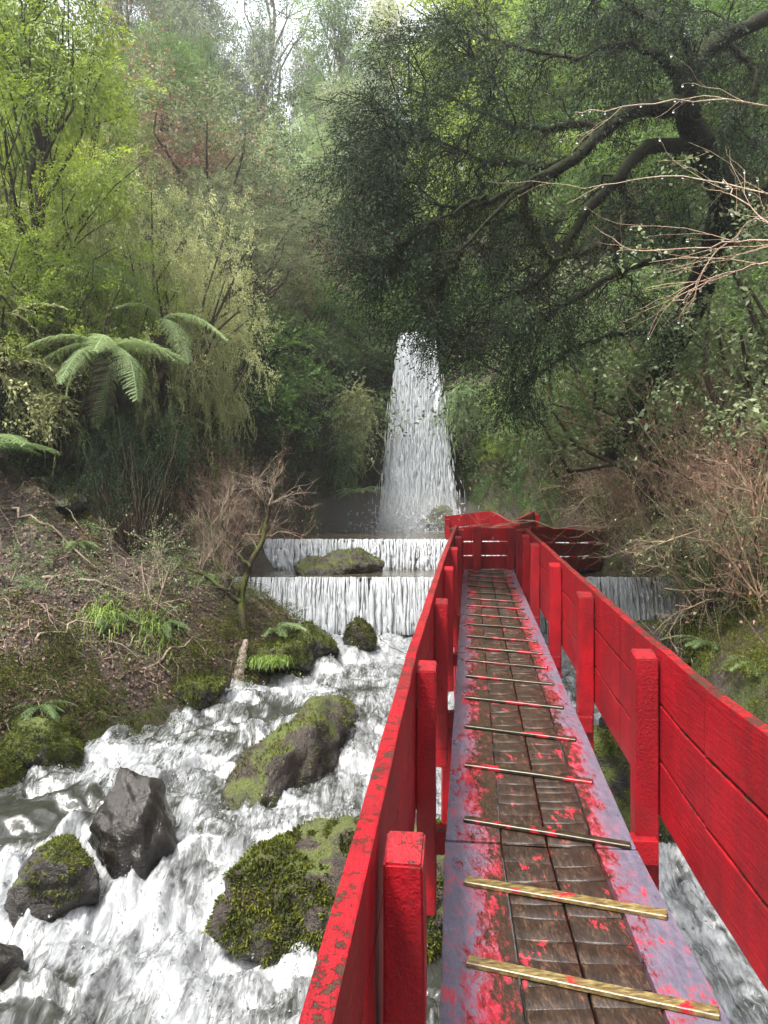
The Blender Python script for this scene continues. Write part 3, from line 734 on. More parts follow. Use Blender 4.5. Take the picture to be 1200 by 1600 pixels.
def rx(y): return float(np.interp(y, [p[0] for p in RX], [p[1] for p in RX]))
def lpt(y): return (lx(y), y, zd(y))
def rpt(y): return (rx(y), y, zd(y))
rail_run([lpt(y) for y in (-1.4, 1.0, 3.95, 7.87, 11.5, 13.4)], 0)
rail_run([rpt(y) for y in (-1.4, 3.3, 5.05, 9.0, 12.75)], 0, h0=-.10, top_mat='red_edge')
def post(x, y, ztop, zbot, w=.13, d=.13, slope=.035, parent=None, mat='red', yaw=0):
    parent = parent or bridge
    bm = bmesh.new(); bmesh.ops.create_cube(bm, size=1); H = ztop - zbot
    for v in bm.verts:
        top = v.co.z > 0
        z = v.co.z * H
        if top: z += -slope * (.5 - v.co.y)
        v.co = Vector((v.co.x * w, v.co.y * d, z))
    bmesh.ops.bevel(bm, geom=bm.edges[:], offset=.006, segments=2, affect='EDGES')
    for k in range(1, 7): bmesh.ops.bisect_plane(bm, geom=bm.verts[:] + bm.edges[:] + bm.faces[:], plane_co=(0, 0, -H / 2 + H * k / 7), plane_no=(0, 0, 1))
    q = Matrix.Rotation(yaw, 3, 'Z')
    P = np.array([v.co for v in bm.verts]) + np.array([x, y, 0]); dn = noise(P * 3.1)[:, None] * np.array([.006, .006, 0])
    for v, e in zip(bm.verts, dn): v.co = q @ (v.co + Vector(e)) + Vector((x, y, (ztop + zbot) / 2))
    return bm_obj('post', bm, M[mat], parent)
for y in (-.2, 1.86, 3.95, 5.9, 7.9, 9.9, 11.6, 13.0):
    post(lx(y) + .083, y, zd(y) + .775, zd(y) - .55, .10, .12, yaw=-.11)
for y in (-.2, 2.05, 4.1, 6.07, 8.0, 10.2, 11.6, 12.7):
    post(rx(y) - .098, y, zd(y) + .80, zd(y) - .52, .12, .14, yaw=-.10)
# crossbeams carrying the walkway
for y in (-.2, 1.95, 4.0, 6.0, 7.95, 10.05, 11.65):
    bm_obj('crossbeam', chbox((lx(y) + .04, y + .16, zd(y) - .26), (rx(y) - .05, y + .02, zd(y) - .26), .11, .13, .006), M['red'], bridge)
# trestle legs down to the stream bed
for y in (2.0, 6.05, 10.1):
    for f in (lx, rx):
        s = .11 if f is lx else -.11
        p = Vector((f(y) + s * 1.4, y + .12, 0)); z0 = zd(y) - .32
        bm_obj('trestle_leg', chbox(p + Vector((0, 0, z0)), p + Vector((0, .02, float(wlevel(y)) - .5)), .13, .13, .006), M['red_worn'], bridge)

# the far end: landing that turns right over the pool, then a zigzag further upstream
land = empty('footbridge_landing', (2.9, 14.8, -1.05), 'red railed landing at the far end of the walkway turning right above the weir', 'landing')
z0 = zd(13.3)
near_a, near_b = (2.52, 12.85, z0), (5.12, 16.5, z0 - .17)
far_a, far_b, far_c = (1.33, 13.62, z0), (2.40, 13.72, z0), (4.1, 17.4, z0 - .1)
rail_run([near_a, near_b], 0, mat='red_far', top_mat='red_far', parent=land, h0=.0, ztop=.79)
rail_run([far_a, far_b], 0, mat='red_far', top_mat='red_far', parent=land, h0=.0, ztop=.76)
rail_run([far_b, far_c], 0, mat='red_far', top_mat='red_far', parent=land, h0=.0, ztop=.80)
rail_run([near_b, far_c], 0, mat='red_far', top_mat='red_far', parent=land, h0=.0, ztop=.79)
for t in (.02, .27, .52, .76, .98):
    p = [near_a[k] * (1 - t) + near_b[k] * t for k in range(3)]; post(p[0] - .08, p[1] + .06, p[2] + .76, p[2] - .5, parent=land, mat='red_far', yaw=-.6)
post(1.70, 13.52, z0 + .80, z0 - .2, .14, .12, .02, land, 'red_far'); post(2.33, 13.58, z0 + .78, z0 - .4, .12, .12, .02, land, 'red_far')
for t in (.25, .5, .75):
    p = [far_b[k] * (1 - t) + far_c[k] * t for k in range(3)]; post(p[0] + .08, p[1] - .06, p[2] + .76, p[2] - .5, parent=land, mat='red_far', yaw=-.45)
def landing_deck():
    mb = MB(); A = np.array([1.4, 13.38, z0 - .005]); 
    def quadbox(a, b, c, d, th=.045):
        V = [a, b, c, d]; V = [np.array(v, float) for v in V]; V += [v - np.array([0, 0, th]) for v in V]
        mb.raw(V, [(0, 1, 2, 3), (7, 6, 5, 4), (0, 4, 5, 1), (1, 5, 6, 2), (2, 6, 7, 3), (3, 7, 4, 0)])
    n = 26
    for k in range(n):
        t0, t1 = k / n, (k + .93) / n
        f = lambda p, q, t: [p[i] * (1 - t) + q[i] * t for i in range(3)]
        a, b = f((1.45, 13.4, z0 + .0), near_a, 1), 0
        l0, l1 = f(far_b, far_c, t0), f(far_b, far_c, t1); r0, r1 = f(near_a, near_b, t0), f(near_a, near_b, t1)
        quadbox(l0, r0, r1, l1)
    quadbox((1.38, 13.40, z0 - .003), (2.45, 13.28, z0 - .003), (2.36, 13.70, z0 - .003), (1.36, 13.60, z0 - .003))
    mb.build('deck_plank', M['deck'], land)
landing_deck()
for (x, y) in ((1.5, 13.55), (2.5, 13.4), (3.7, 14.9), (3.3, 15.8), (4.95, 16.5)):
    bm_obj('trestle_leg', chbox((x, y, z0 - .1), (x, y + .01, -2.4 if y < 14 else -1.9), .13, .13, .006), M['red_far'], land)
zig = empty('upper_walkway', (2.4, 17.3, -.9), 'red walkway railing with a pointed top seen behind the landing', 'walkway')
za = -.92
C1, C2, C3, C4, C5, C6 = (1.44, 17.5, za + .02), (2.52, 17.6, za + .15), (2.62, 14.6, za - .12), (2.75, 15.0, za + .0), (3.50, 17.3, za + .14), (3.75, 16.0, za - .10)
rail_run([C1, C2], 0, mat='red_far', top_mat='red_far', parent=zig, h0=.2, ztop=.80, nb=2)
rail_run([C2, C3], 0, mat='red_far', top_mat='red_far', parent=zig, h0=.2, ztop=.80, nb=2)
rail_run([(2.7, 14.9, za - .02), C5], 0, mat='red_far', top_mat='red_far', parent=zig, h0=.2, ztop=.80, nb=2)
for p in (C1, C2, C5): post(p[0] + .05, p[1] - .1, p[2] + .74, -1.6, .11, .11, .02, zig, 'red_far')
for p in (C3, ): post(p[0] + .0, p[1] + .1, p[2] + .74, -1.6, .11, .11, .02, zig, 'red_far')
bm_obj('deck_plank', chbox((2.0, 17.25, za + .05), (3.0, 17.25, za + .05), .8, .05, .004), M['deck'], zig)
bm_obj('deck_plank', chbox((3.05, 16.8, za + .04), (2.85, 15.0, za - .08), .5, .05, .004), M['deck'], zig)

# ------------------------------------------------------------------ boulders
def moss_tufts(V, F, n, seed, thr, size=.02, nzmin=.05):
    r = np.random.RandomState(seed); T = V[F]; N = np.cross(T[:, 1] - T[:, 0], T[:, 2] - T[:, 0]); A = np.linalg.norm(N, axis=1); N /= A[:, None] + 1e-12
    k = r.choice(len(F), n, p=A / A.sum()); w = r.dirichlet((1, 1, 1), n); P = (T[k] * w[..., None]).sum(1); Nk = N[k]
    keep = (fbm(P * 2.6 + seed * 3, 4) * .55 + Nk[:, 2] * .30 > thr) & (Nk[:, 2] > nzmin - .6 * r.rand(n) ** 2); return P[keep], Nk[keep]
for (nm, c, rad, yaw, seed, mat, mossy, label) in ROCKS:
    if seed == 53: c = tuple(ray_ground(112, 800, 5, 30) + np.array([0, -.12, .08]))
    V, F = rock_verts(seed, rad); V = V @ rotz(yaw).T
    if seed == 11:      # a peak leaning left
        h = np.clip((V[:, 2] + .1) / .7, 0, 1); V[:, 0] = V[:, 0] * (1 - .45 * h) - .10 * h; V[:, 1] *= (1 - .35 * h)
    if seed == 3: V[:, 2] += (V[:, 1]) * .10
    me = mk_mesh('boulder', V, F, smooth=True); o = link('boulder', me, M[mat], loc=c)
    tag(o, label, 'boulder', None)
    if mossy > .2:
        thr = .30 - mossy * .40; big = mossy > .9
        P, Nn = moss_tufts(V, F, int((80000 if seed == 8 else 45000) * mossy) if c[1] < 9 else int(9000 * mossy), seed, thr)
        if seed == 8: k_ = ~((Nn[:, 2] > .72) & (P[:, 0] > -.45 + .3 * noise(P * 3))); P, Nn = P[k_], Nn[k_]
        if len(P) > 20:
            r = np.random.RandomState(seed); n = len(P); d = Nn + r.normal(0, .55, (n, 3)); d[:, 2] -= .35 * (1 - np.abs(Nn[:, 2])) * (3 if seed == 8 else 1)
            L = r.uniform(.012, .03, n) * (1.7 if seed == 8 else 1.5 if seed == 3 else 1.1) * (1 if c[1] < 9 else 1.7)
            mb = MB().quads(leafq(P, d, r.normal(size=(n, 3)), L, L * .32), np.clip(.45 + .5 * fbm(P * 7, 2) + r.normal(0, .15, n), 0, 1))
            me = mb.mesh('moss'); m_ = link('moss', me, M['leaf_moss'], o)

# ------------------------------------------------------------------ vegetation
def polar_points(r, n, az0, az1, d0, d1, smin=.35, side=None):
    az = R(1) * r.uniform(az0, az1, n); d = d0 * (d1 / d0) ** r.rand(n); x = np.tan(az) * d; y = d
    s, sd_ = chan_dist(x, y); k = s > smin
    if side is not None: k &= (sd_ > .5) == (side == 'R')
    x, y, s = x[k], y[k], s[k]; return np.stack([x, y, terrain_z(x, y)], 1), s
def slope_out(P):
    e = .4; gx_ = terrain_z(P[:, 0] + e, P[:, 1]) - terrain_z(P[:, 0] - e, P[:, 1]); gy_ = terrain_z(P[:, 0], P[:, 1] + e) - terrain_z(P[:, 0], P[:, 1] - e)
    N = np.stack([-gx_, -gy_, np.full(len(P), 2 * e)], 1); return N / np.linalg.norm(N, axis=1)[:, None]
def cover(name, label, mat, protos, r, P, rad, n_per, spray, droop, tint=.5, lift=.5, tvar=.25):
    "masses of low growth on the slopes: ONE object"
    mb = MB(); N = slope_out(P)
    for p, nn, rd in zip(P, N, rad):
        c = p + nn * rd * lift
        t = tint + tvar * float(noise(np.array([[p[0] * .35, p[1] * .35, p[2] * .35]]))[0]) + r.normal(0, .06)
        n = n_per; v = shell(r, n); q = c + v * np.array([rd, rd, rd * .75])
        f = v * .6 + nn * .7 + r.normal(0, .35, (n, 3)); f[:, 2] -= droop
        up = nn * .5 + np.array([0, 0, .8]) + r.normal(0, .3, (n, 3))
        place(mb, protos, q, f, up, spray * rd * r.uniform(.7, 1.3, n), np.clip(t + r.normal(0, .08, n), 0, 1), r.randint(1 << 30), .4)
    o = mb.build(name, mat); return tag(o, label, kind='stuff')
r = np.random.RandomState(101)
def pick(P, s, f, d=None):
    k = f(P[:, 0], P[:, 1], P[:, 2], s); return P[k], s[k]
def rad_of(P, r, k=.042, b=.08): return (k * P[:, 1] + b) * r.uniform(.6, 1.3, len(P))
# left hillside: grey-green and mid green masses above the undercut
P, s = polar_points(r, 1500, -40, 6, 7, 75, .5, 'L')
P, s = pick(P, s, lambda x, y, z, s: ((s > 4.6) | (y > 15.5)) & ((s > 1.4) | (y > 17.5)))
h = noise(P * .22)
A = h < -.05; cover('hillside_shrubbery', 'dense grey green shrubbery covering the left side of the gorge', M['leaf_grey'], FINE, r, P[A], rad_of(P[A], r), 20, .95, .35)
B = ~A; cover('hillside_shrubbery', 'dense mid green leafy growth filling the upper left slope of the gorge', M['leaf_mid'], FAN + TUFT, r, P[B], rad_of(P[B], r), 15, .8, .35)
P, s = polar_points(r, 1300, -32, -8, 12, 24, 4.2, 'L'); P, s = pick(P, s, lambda x, y, z, s: (s < 16) & (noise(xyz(x * .35, y * .35, 7.)) > -.3))
cover('slope_bamboo', 'pale straw green bamboo and brush clothing the sunlit left slope', M['leaf_bamboo'], WEEP + FINE, r, P, rad_of(P, r, .04), 15, 1.0, .5, .5, .6)
# cliff face left of the fall: dark creepers
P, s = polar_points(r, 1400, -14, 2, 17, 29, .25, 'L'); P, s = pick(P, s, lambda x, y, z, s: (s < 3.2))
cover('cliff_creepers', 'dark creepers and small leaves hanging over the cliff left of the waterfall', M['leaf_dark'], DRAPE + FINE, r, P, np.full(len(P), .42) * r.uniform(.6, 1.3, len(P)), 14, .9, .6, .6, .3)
# right side
P, s = polar_points(r, 1700, 2, 42, 9, 75, .9, 'R'); P, s = pick(P, s, lambda x, y, z, s: (s > 1.0) & ((s > 5) | (y > 17) | (noise(xyz(x * 1.1, y * 1.1, 3.)) > .12)))
h = noise(P * .2 + 5)
A = h < .12; cover('hillside_shrubbery', 'dense mid green shrubbery covering the right side of the gorge behind the dark tree', M['leaf_mid'], FAN + FINE, r, P[A], rad_of(P[A], r), 17, .85, .35)
cover('hillside_shrubbery', 'grey green brush scattered over the right side of the gorge', M['leaf_grey'], FINE, r, P[~A], rad_of(P[~A], r), 18, .9, .35)
P, s = polar_points(r, 900, 3, 14, 18, 29, .2, 'R'); P, s = pick(P, s, lambda x, y, z, s: (s < 2.6))
cover('cliff_creepers', 'dark green creepers on the rock right of the waterfall', M['leaf_mid'], DRAPE + FINE, r, P, np.full(len(P), .38) * r.uniform(.6, 1.3, len(P)), 13, .9, .6, .35, .3)
# low green cover of the banks
P, s = polar_points(r, 2600, -40, -3, 5, 17, .2, 'L'); P, s = pick(P, s, lambda x, y, z, s: (s < 4.2) & (y < 15.5) & (fbm(xyz(x * .9, y * .9), 3) + np.where(s < 1.0, .25, 0) > .22))
cover('bank_herbs', 'small wet herbs and mosses scattered over the leaf litter of the left bank', M['leaf_moss'], FINE, r, P, np.full(len(P), .13) * r.uniform(.5, 1.5, len(P)), 7, 1.0, .1, .4, .15)
P, s = polar_points(r, 3000, 12, 45, 6, 17, .0, 'R'); P, s = pick(P, s, lambda x, y, z, s: (s < 2.6) & (y < 17))
cover('bank_moss', 'green moss and herbs coating the right bank beside the footbridge', M['leaf_moss'], FINE, r, P, np.full(len(P), .2) * r.uniform(.6, 1.4, len(P)), 10, 1.0, .2, .35, .15)
P, s = polar_points(r, 7000, -40, -3, 5, 17, -.08, 'L'); P, s = pick(P, s, lambda x, y, z, s: (s < .5 + .8 * noise(xyz(x * 1.1, y * 1.1, 2.)) + .25 * (y < 9.5)) & (y < 14.5))
cover('bank_moss', 'dark wet moss fringing the waterline of the left bank', M['leaf_moss'], FINE + DRAPE[:2], r, P, np.full(len(P), .16) * r.uniform(.5, 1.4, len(P)), 9, 1.0, .5, .3, .15)
P, s = polar_points(r, 2600, -40, -3, 6, 17, .8, 'L'); P, s = pick(P, s, lambda x, y, z, s: (s < 4.4) & (y < 15.5) & (fbm(xyz(x * .7, y * .7, 9.), 3) > .18))
cover('bank_plants', 'small bright leafy plants dotted over the left bank', M['leaf_fern'], TUFT, r, P, np.full(len(P), .15) * r.uniform(.5, 1.4, len(P)), 5, .8, .15, .5, .2)
# undercut edge: hanging moss and roots under the left trees
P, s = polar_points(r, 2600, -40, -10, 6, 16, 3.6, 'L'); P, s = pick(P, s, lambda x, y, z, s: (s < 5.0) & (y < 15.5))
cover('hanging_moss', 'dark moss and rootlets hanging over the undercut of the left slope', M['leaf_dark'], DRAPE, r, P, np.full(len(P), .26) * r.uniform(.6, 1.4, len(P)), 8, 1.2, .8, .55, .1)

# leaf litter, twigs
def litter():
    r = np.random.RandomState(77); mb = MB(); n = 90000
    az = R(1) * r.uniform(-36, -1, n); d = 5.5 * (17 / 5.5) ** r.rand(n); x = np.tan(az) * d; s, sd_ = chan_dist(x, d); k = (s > .12) & (s < 5) & (sd_ < .5)
    x, y = x[k], d[k]; P = np.stack([x, y, terrain_z(x, y)], 1); N = slope_out(P); n = len(P)
    P = P + N * r.uniform(.0, .035, n)[:, None]; D = r.normal(size=(n, 3)); D -= N * (D * N).sum(1)[:, None] * .8
    L = r.uniform(.03, .065, n); mb.quads(leafq(P, D, N + r.normal(0, .45, (n, 3)), L, L * .6), np.clip(.38 + .25 * noise(P * 1.2) + r.normal(0, .2, n), 0, 1))
    tag(mb.build('leaf_litter', M['leaf_litter']), 'wet brown leaf litter covering the left bank', kind='stuff')
    mb = MB()
    for k in range(420):
        i = r.randint(n); p = P[i]; a = r.rand() * 6.28; L = r.uniform(.15, .6) * (1.5 if r.rand() < .15 else .8); q = p + np.array([math.cos(a) * L, math.sin(a) * L * .6, 0]); q[2] = terrain_z(q[:1], q[1:2])[0] + r.uniform(.01, .2)
        mb.tube(limb(r, p + [0, 0, .03], q, r.uniform(-.05, .2), 5, .12), np.linspace(r.uniform(.004, .011), .0025, 5), 4)
    tag(mb.build('brushwood', M['twig_grey']), 'fallen twigs and thin sticks littering the left bank', kind='stuff')
litter()

# --- prototypes, about one unit tall, base at the origin ----------------------------------------------------
PROTO = {}
def proto_tree(key, name, cat, leafm, barkm, protos, seed, nclump, tiers, crown_w, base, spray, nper, droop, flat, trunk_r=.016, thin=0):
    r = np.random.RandomState(seed); root = bpy.data.objects.new(name, None); root['category'] = cat
    tb = MB(); cb = MB()
    top = np.array([r.normal(0, .05), r.normal(0, .05), .97]); tp = limb(r, (0, 0, -.12), top, 0, 9, .035)
    tb.tube(tp, np.linspace(trunk_r, trunk_r * .25, 9), 7)
    for k in range(nclump):
        h = base + (1 - base) * ((k + .5) / nclump) ** .9; 
        prof = math.sin(math.pi * min(.97, (h - base) / (1 - base) * .78 + .2)) ** .8
        a = k * 2.4 + r.normal(0, .3); rr = crown_w * prof * r.uniform(.35, 1.0)
        c = np.array([math.cos(a) * rr, math.sin(a) * rr, h + r.normal(0, .02)])
        j = min(8, max(0, int((h + .12 - .09) / 1.09 * 8))); c[:2] += tp[j, :2]
        b0 = tp[max(0, j - 1)]
        tb.tube(limb(r, b0, c, .05, 6, .08), np.linspace(trunk_r * .42, trunk_r * .10, 6), 4)
        for q in range(3): tb.tube(limb(r, b0 + (c - b0) * r.uniform(.4, .8), c + r.normal(size=3) * np.array([1, 1, .4]) * crown_w * .32, .04, 4, .1), np.linspace(trunk_r * .14, trunk_r * .05, 4), 3)
        sz = crown_w * r.uniform(.28, .48) * (1 - thin * .3)
        clump(cb, c, (sz, sz, sz * flat), nper, protos, spray, r, droop, .5 + .18 * r.normal(), .35, 1.0, .10)
    PROTO[key] = [root, ('trunk', tb.mesh('trunk'), barkm), ('crown', cb.mesh('crown'), leafm)]
def proto_bush(key, name, cat, leafm, protos, seed, nst, spray, nper, droop, wide=.6):
    r = np.random.RandomState(seed); root = bpy.data.objects.new(name, None); root['category'] = cat; tb = MB(); cb = MB()
    for k in range(nst):
        a = k * 2.4 + r.normal(0, .4); q = r.rand() ** .5; c = np.array([math.cos(a) * wide * q, math.sin(a) * wide * q, .25 + .62 * r.rand() * (1.05 - q * .5)])
        tb.tube(limb(r, (c[0] * .15, c[1] * .15, -.15), c, .05, 6, .1), np.linspace(.014, .003, 6), 4)
        sz = .19 * r.uniform(.7, 1.3); clump(cb, c, (sz, sz, sz * .8), nper, protos, spray, r, droop, .5 + .15 * r.normal(), .4)
    PROTO[key] = [root, ('stems', tb.mesh('stems'), M['bark']), ('foliage', cb.mesh('foliage'), leafm)]
def proto_bamboo(key, seed, nc=46, reach=.8, leafm=None, hang=1.0):
    r = np.random.RandomState(seed); root = bpy.data.objects.new('bamboo_thicket', None); root['category'] = 'bamboo'; tb = MB(); cb = MB(); pos = []; fw = []
    for k in range(nc):
        a = r.rand() * 6.28; L = reach * r.uniform(.4, 1); top = np.array([math.cos(a) * L * .5, math.sin(a) * L * .5, r.uniform(.65, 1.0)]); end = np.array([math.cos(a) * L, math.sin(a) * L, top[2] - r.uniform(.15, .65) * hang])
        t = np.linspace(0, 1, 12)[:, None]; b = np.array([math.cos(a) * .22 * r.rand(), math.sin(a) * .22 * r.rand(), -.1]); P_ = (1 - t) ** 2 * b + 2 * t * (1 - t) * (top * 2 - (b + end) / 2) + t * t * end
        tb.tube(P_, np.linspace(.0032, .001, 12), 3)
        for q in range(24):
            u = r.uniform(.1, 1) ** .8; i = u * 11; i0 = min(10, int(i)); p = P_[i0] + (P_[i0 + 1] - P_[i0]) * (i - i0); d = P_[i0 + 1] - P_[i0]; d = d / np.linalg.norm(d) + r.normal(0, .5, 3); d[2] -= .4; pos.append(p); fw.append(d)
    n = len(pos); place(cb, WEEP, np.array(pos), np.array(fw), np.tile([0, 0, 1.], (n, 1)) + r.normal(0, .3, (n, 3)), r.uniform(.08, .16, n), np.clip(.5 + r.normal(0, .15, n), 0, 1), seed, .4)
    PROTO[key] = [root, ('stems', tb.mesh('stems'), M['bark_moss']), ('foliage', cb.mesh('foliage'), leafm or M['leaf_bamboo'])]
def twiggy(tb, r, p, d, L, rad, depth, kids=4, spread=.7, lift=.1):
    n = 5; P_ = [np.array(p, float)]; dd = np.array(d, float)
    for k in range(n - 1):
        dd = dd + r.normal(0, .16, 3); dd[2] += lift * .25; dd /= np.linalg.norm(dd); P_.append(P_[-1] + dd * L / (n - 1))
    P_ = np.array(P_); tb.tube(P_, np.linspace(rad, rad * .5, n), 5 if depth > 2 else 3)
    ends = [P_[-1]]
    if depth > 0:
        for k in range(kids):
            i = r.randint(1, n); d2 = dd + r.normal(0, spread, 3); d2 /= np.linalg.norm(d2); ends += twiggy(tb, r, P_[i], d2, L * r.uniform(.5, .85), rad * .52, depth - 1, kids, spread, lift)
    return ends
def proto_bare(key, name, cat, seed, barkm, stems=7, kids=4, depth=3, leafm=None, nleaf=0, r0=.012, spread=.65, L=.42, up=1.0, lean=.6):
    r = np.random.RandomState(seed); root = bpy.data.objects.new(name, None); root['category'] = cat; tb = MB(); cb = MB(); E = []
    for k in range(stems):
        a = k * 2.4 + r.normal(0, .3); d = np.array([math.cos(a) * lean, math.sin(a) * lean, up]); d /= np.linalg.norm(d); E += twiggy(tb, r, (math.cos(a) * .04, math.sin(a) * .04, -.06), d, L, r0 * r.uniform(.7, 1.1), depth, kids, spread)
    ch = [('branches', tb.mesh('branches'), barkm)]
    if nleaf:
        E = np.array(E); k = r.choice(len(E), nleaf); pos = E[k] + r.normal(0, .02, (nleaf, 3)); cb.quads(leafq(pos, r.normal(size=(nleaf, 3)), r.normal(size=(nleaf, 3)) + np.array([0, 0, 1.]), r.uniform(.008, .018, nleaf), r.uniform(.005, .009, nleaf)), np.clip(r.normal(.5, .2, nleaf), 0, 1)); ch.append(('foliage', cb.mesh('foliage'), leafm))
    PROTO[key] = [root] + ch
def proto_fern(key, seed, nf=11, L=1.0, hi=True, up=.6):
    r = np.random.RandomState(seed); root = bpy.data.objects.new('fern', None); root['category'] = 'fern'; cb = MB(); a = np.arange(nf) * 2.4 + r.normal(0, .2, nf)
    f = np.stack([np.cos(a), np.sin(a), r.uniform(.1, up, nf)], 1); place(cb, FROND_HI if hi else FROND, np.zeros((nf, 3)), f, np.tile([0, 0, 1.], (nf, 1)), L * r.uniform(.7, 1.1, nf), np.clip(.5 + r.normal(0, .12, nf), 0, 1), seed, .15, .06)
    PROTO[key] = [root, ('fronds', cb.mesh('fronds'), M['leaf_fern'])]
NORM = {}
def put(key, loc, sc, label, rz=None, group=None, mat=None):
    root, *ch = PROTO[key]
    if key not in NORM:
        co = [np.empty(len(me.vertices) * 3, np.float32) for _, me, _ in ch]
        for c, (_, me, _) in zip(co, ch): me.vertices.foreach_get('co', c)
        NORM[key] = 1.0 if root.name.startswith('fern') else 1 / float(np.percentile(np.concatenate([c[2::3] for c in co]), 99.3))
    nf = NORM[key]; sc = tuple(np.array(sc if hasattr(sc, '__len__') else (sc,) * 3) * nf); r = random.Random(hash((round(loc[0], 2), round(loc[1], 2), 5)))
    o = bpy.data.objects.new(root.name.split('.')[0], None); C.objects.link(o); o.location = loc; o.empty_display_size = .2
    o.scale = (sc,) * 3 if not hasattr(sc, '__len__') else sc; o.rotation_euler = (0, 0, r.uniform(0, 6.28) if rz is None else rz)
    o['label'] = label; o['category'] = root['category']
    if group: o['group'] = group
    for nm, me, mt in ch:
        if not me.materials: me.materials.append(mt)
        c = bpy.data.objects.new(nm, me); C.objects.link(c); c.parent = o
        if mat and nm in ('crown', 'foliage', 'fronds'):
            c.material_slots[0].link = 'OBJECT'; c.material_slots[0].material = mat
    return o
proto_tree('lime', 'leafy_tree', 'tree', M['leaf_bright'], M['bark_moss'], FAN, 201, 34, 1, .30, .22, .085, 34, .30, .40)
proto_tree('mid', 'leafy_tree', 'tree', M['leaf_mid'], M['bark'], FAN + TUFT, 202, 34, 1, .27, .25, .085, 34, .25, .45)
proto_tree('tier', 'layered_tree', 'tree', M['leaf_grey'], M['bark'], FAN, 203, 26, 1, .30, .28, .09, 36, .05, .20)
proto_tree('olive', 'tall_tree', 'tree', M['leaf_mid'], M['bark'], FINE + FAN, 204, 36, 1, .20, .30, .075, 34, .2, .55)
proto_tree('sparse', 'sparse_tree', 'tree', M['leaf_mid'], M['bark'], FAN, 205, 15, 1, .22, .45, .07, 22, .0, .30, .013, 1)
proto_bush('bush', 'leafy_bush', 'bush', M['leaf_mid'], TUFT + FINE, 211, 26, .12, 34, .3)
proto_bush('bushfine', 'leafy_bush', 'bush', M['leaf_mid'], TUFT + FINE, 213, 64, .075, 26, .3, .55)
proto_bush('drapefine', 'drooping_bush', 'bush', M['leaf_mid'], DRAPE + FINE, 214, 60, .10, 20, .7, .55)
proto_bush('droopy', 'drooping_bush', 'bush', M['leaf_mid'], DRAPE + FAN, 212, 26, .17, 24, .7)
proto_bamboo('bamboo', 221, 80, .85, None, .7); proto_bamboo('bamboo2', 222, 80, .95, None, .65)
proto_bare('redtwig', 'bare_shrub', 'shrub', 231, M['twig_red'], 10, 4, 4, M['leaf_rust'], 1500, .0055, .6, .34)
proto_bare('tantwig', 'bare_shrub', 'shrub', 232, M['twig_tan'], 10, 4, 4, M['leaf_bamboo'], 900, .0055, .65, .34, .8, .8)
proto_bare('rust', 'russet_bush', 'bush', 233, M['twig_red'], 10, 4, 4, M['leaf_rust'], 12000, .006, .7, .32)
proto_bare('sapling', 'leafy_sapling', 'sapling', 234, M['twig_grey'], 3, 4, 3, M['leaf_fern'], 1500, .008, .6, .36, 1.4)
proto_fern('fern', 241); proto_fern('fernlow', 242, 14, 1.0, True, .35)

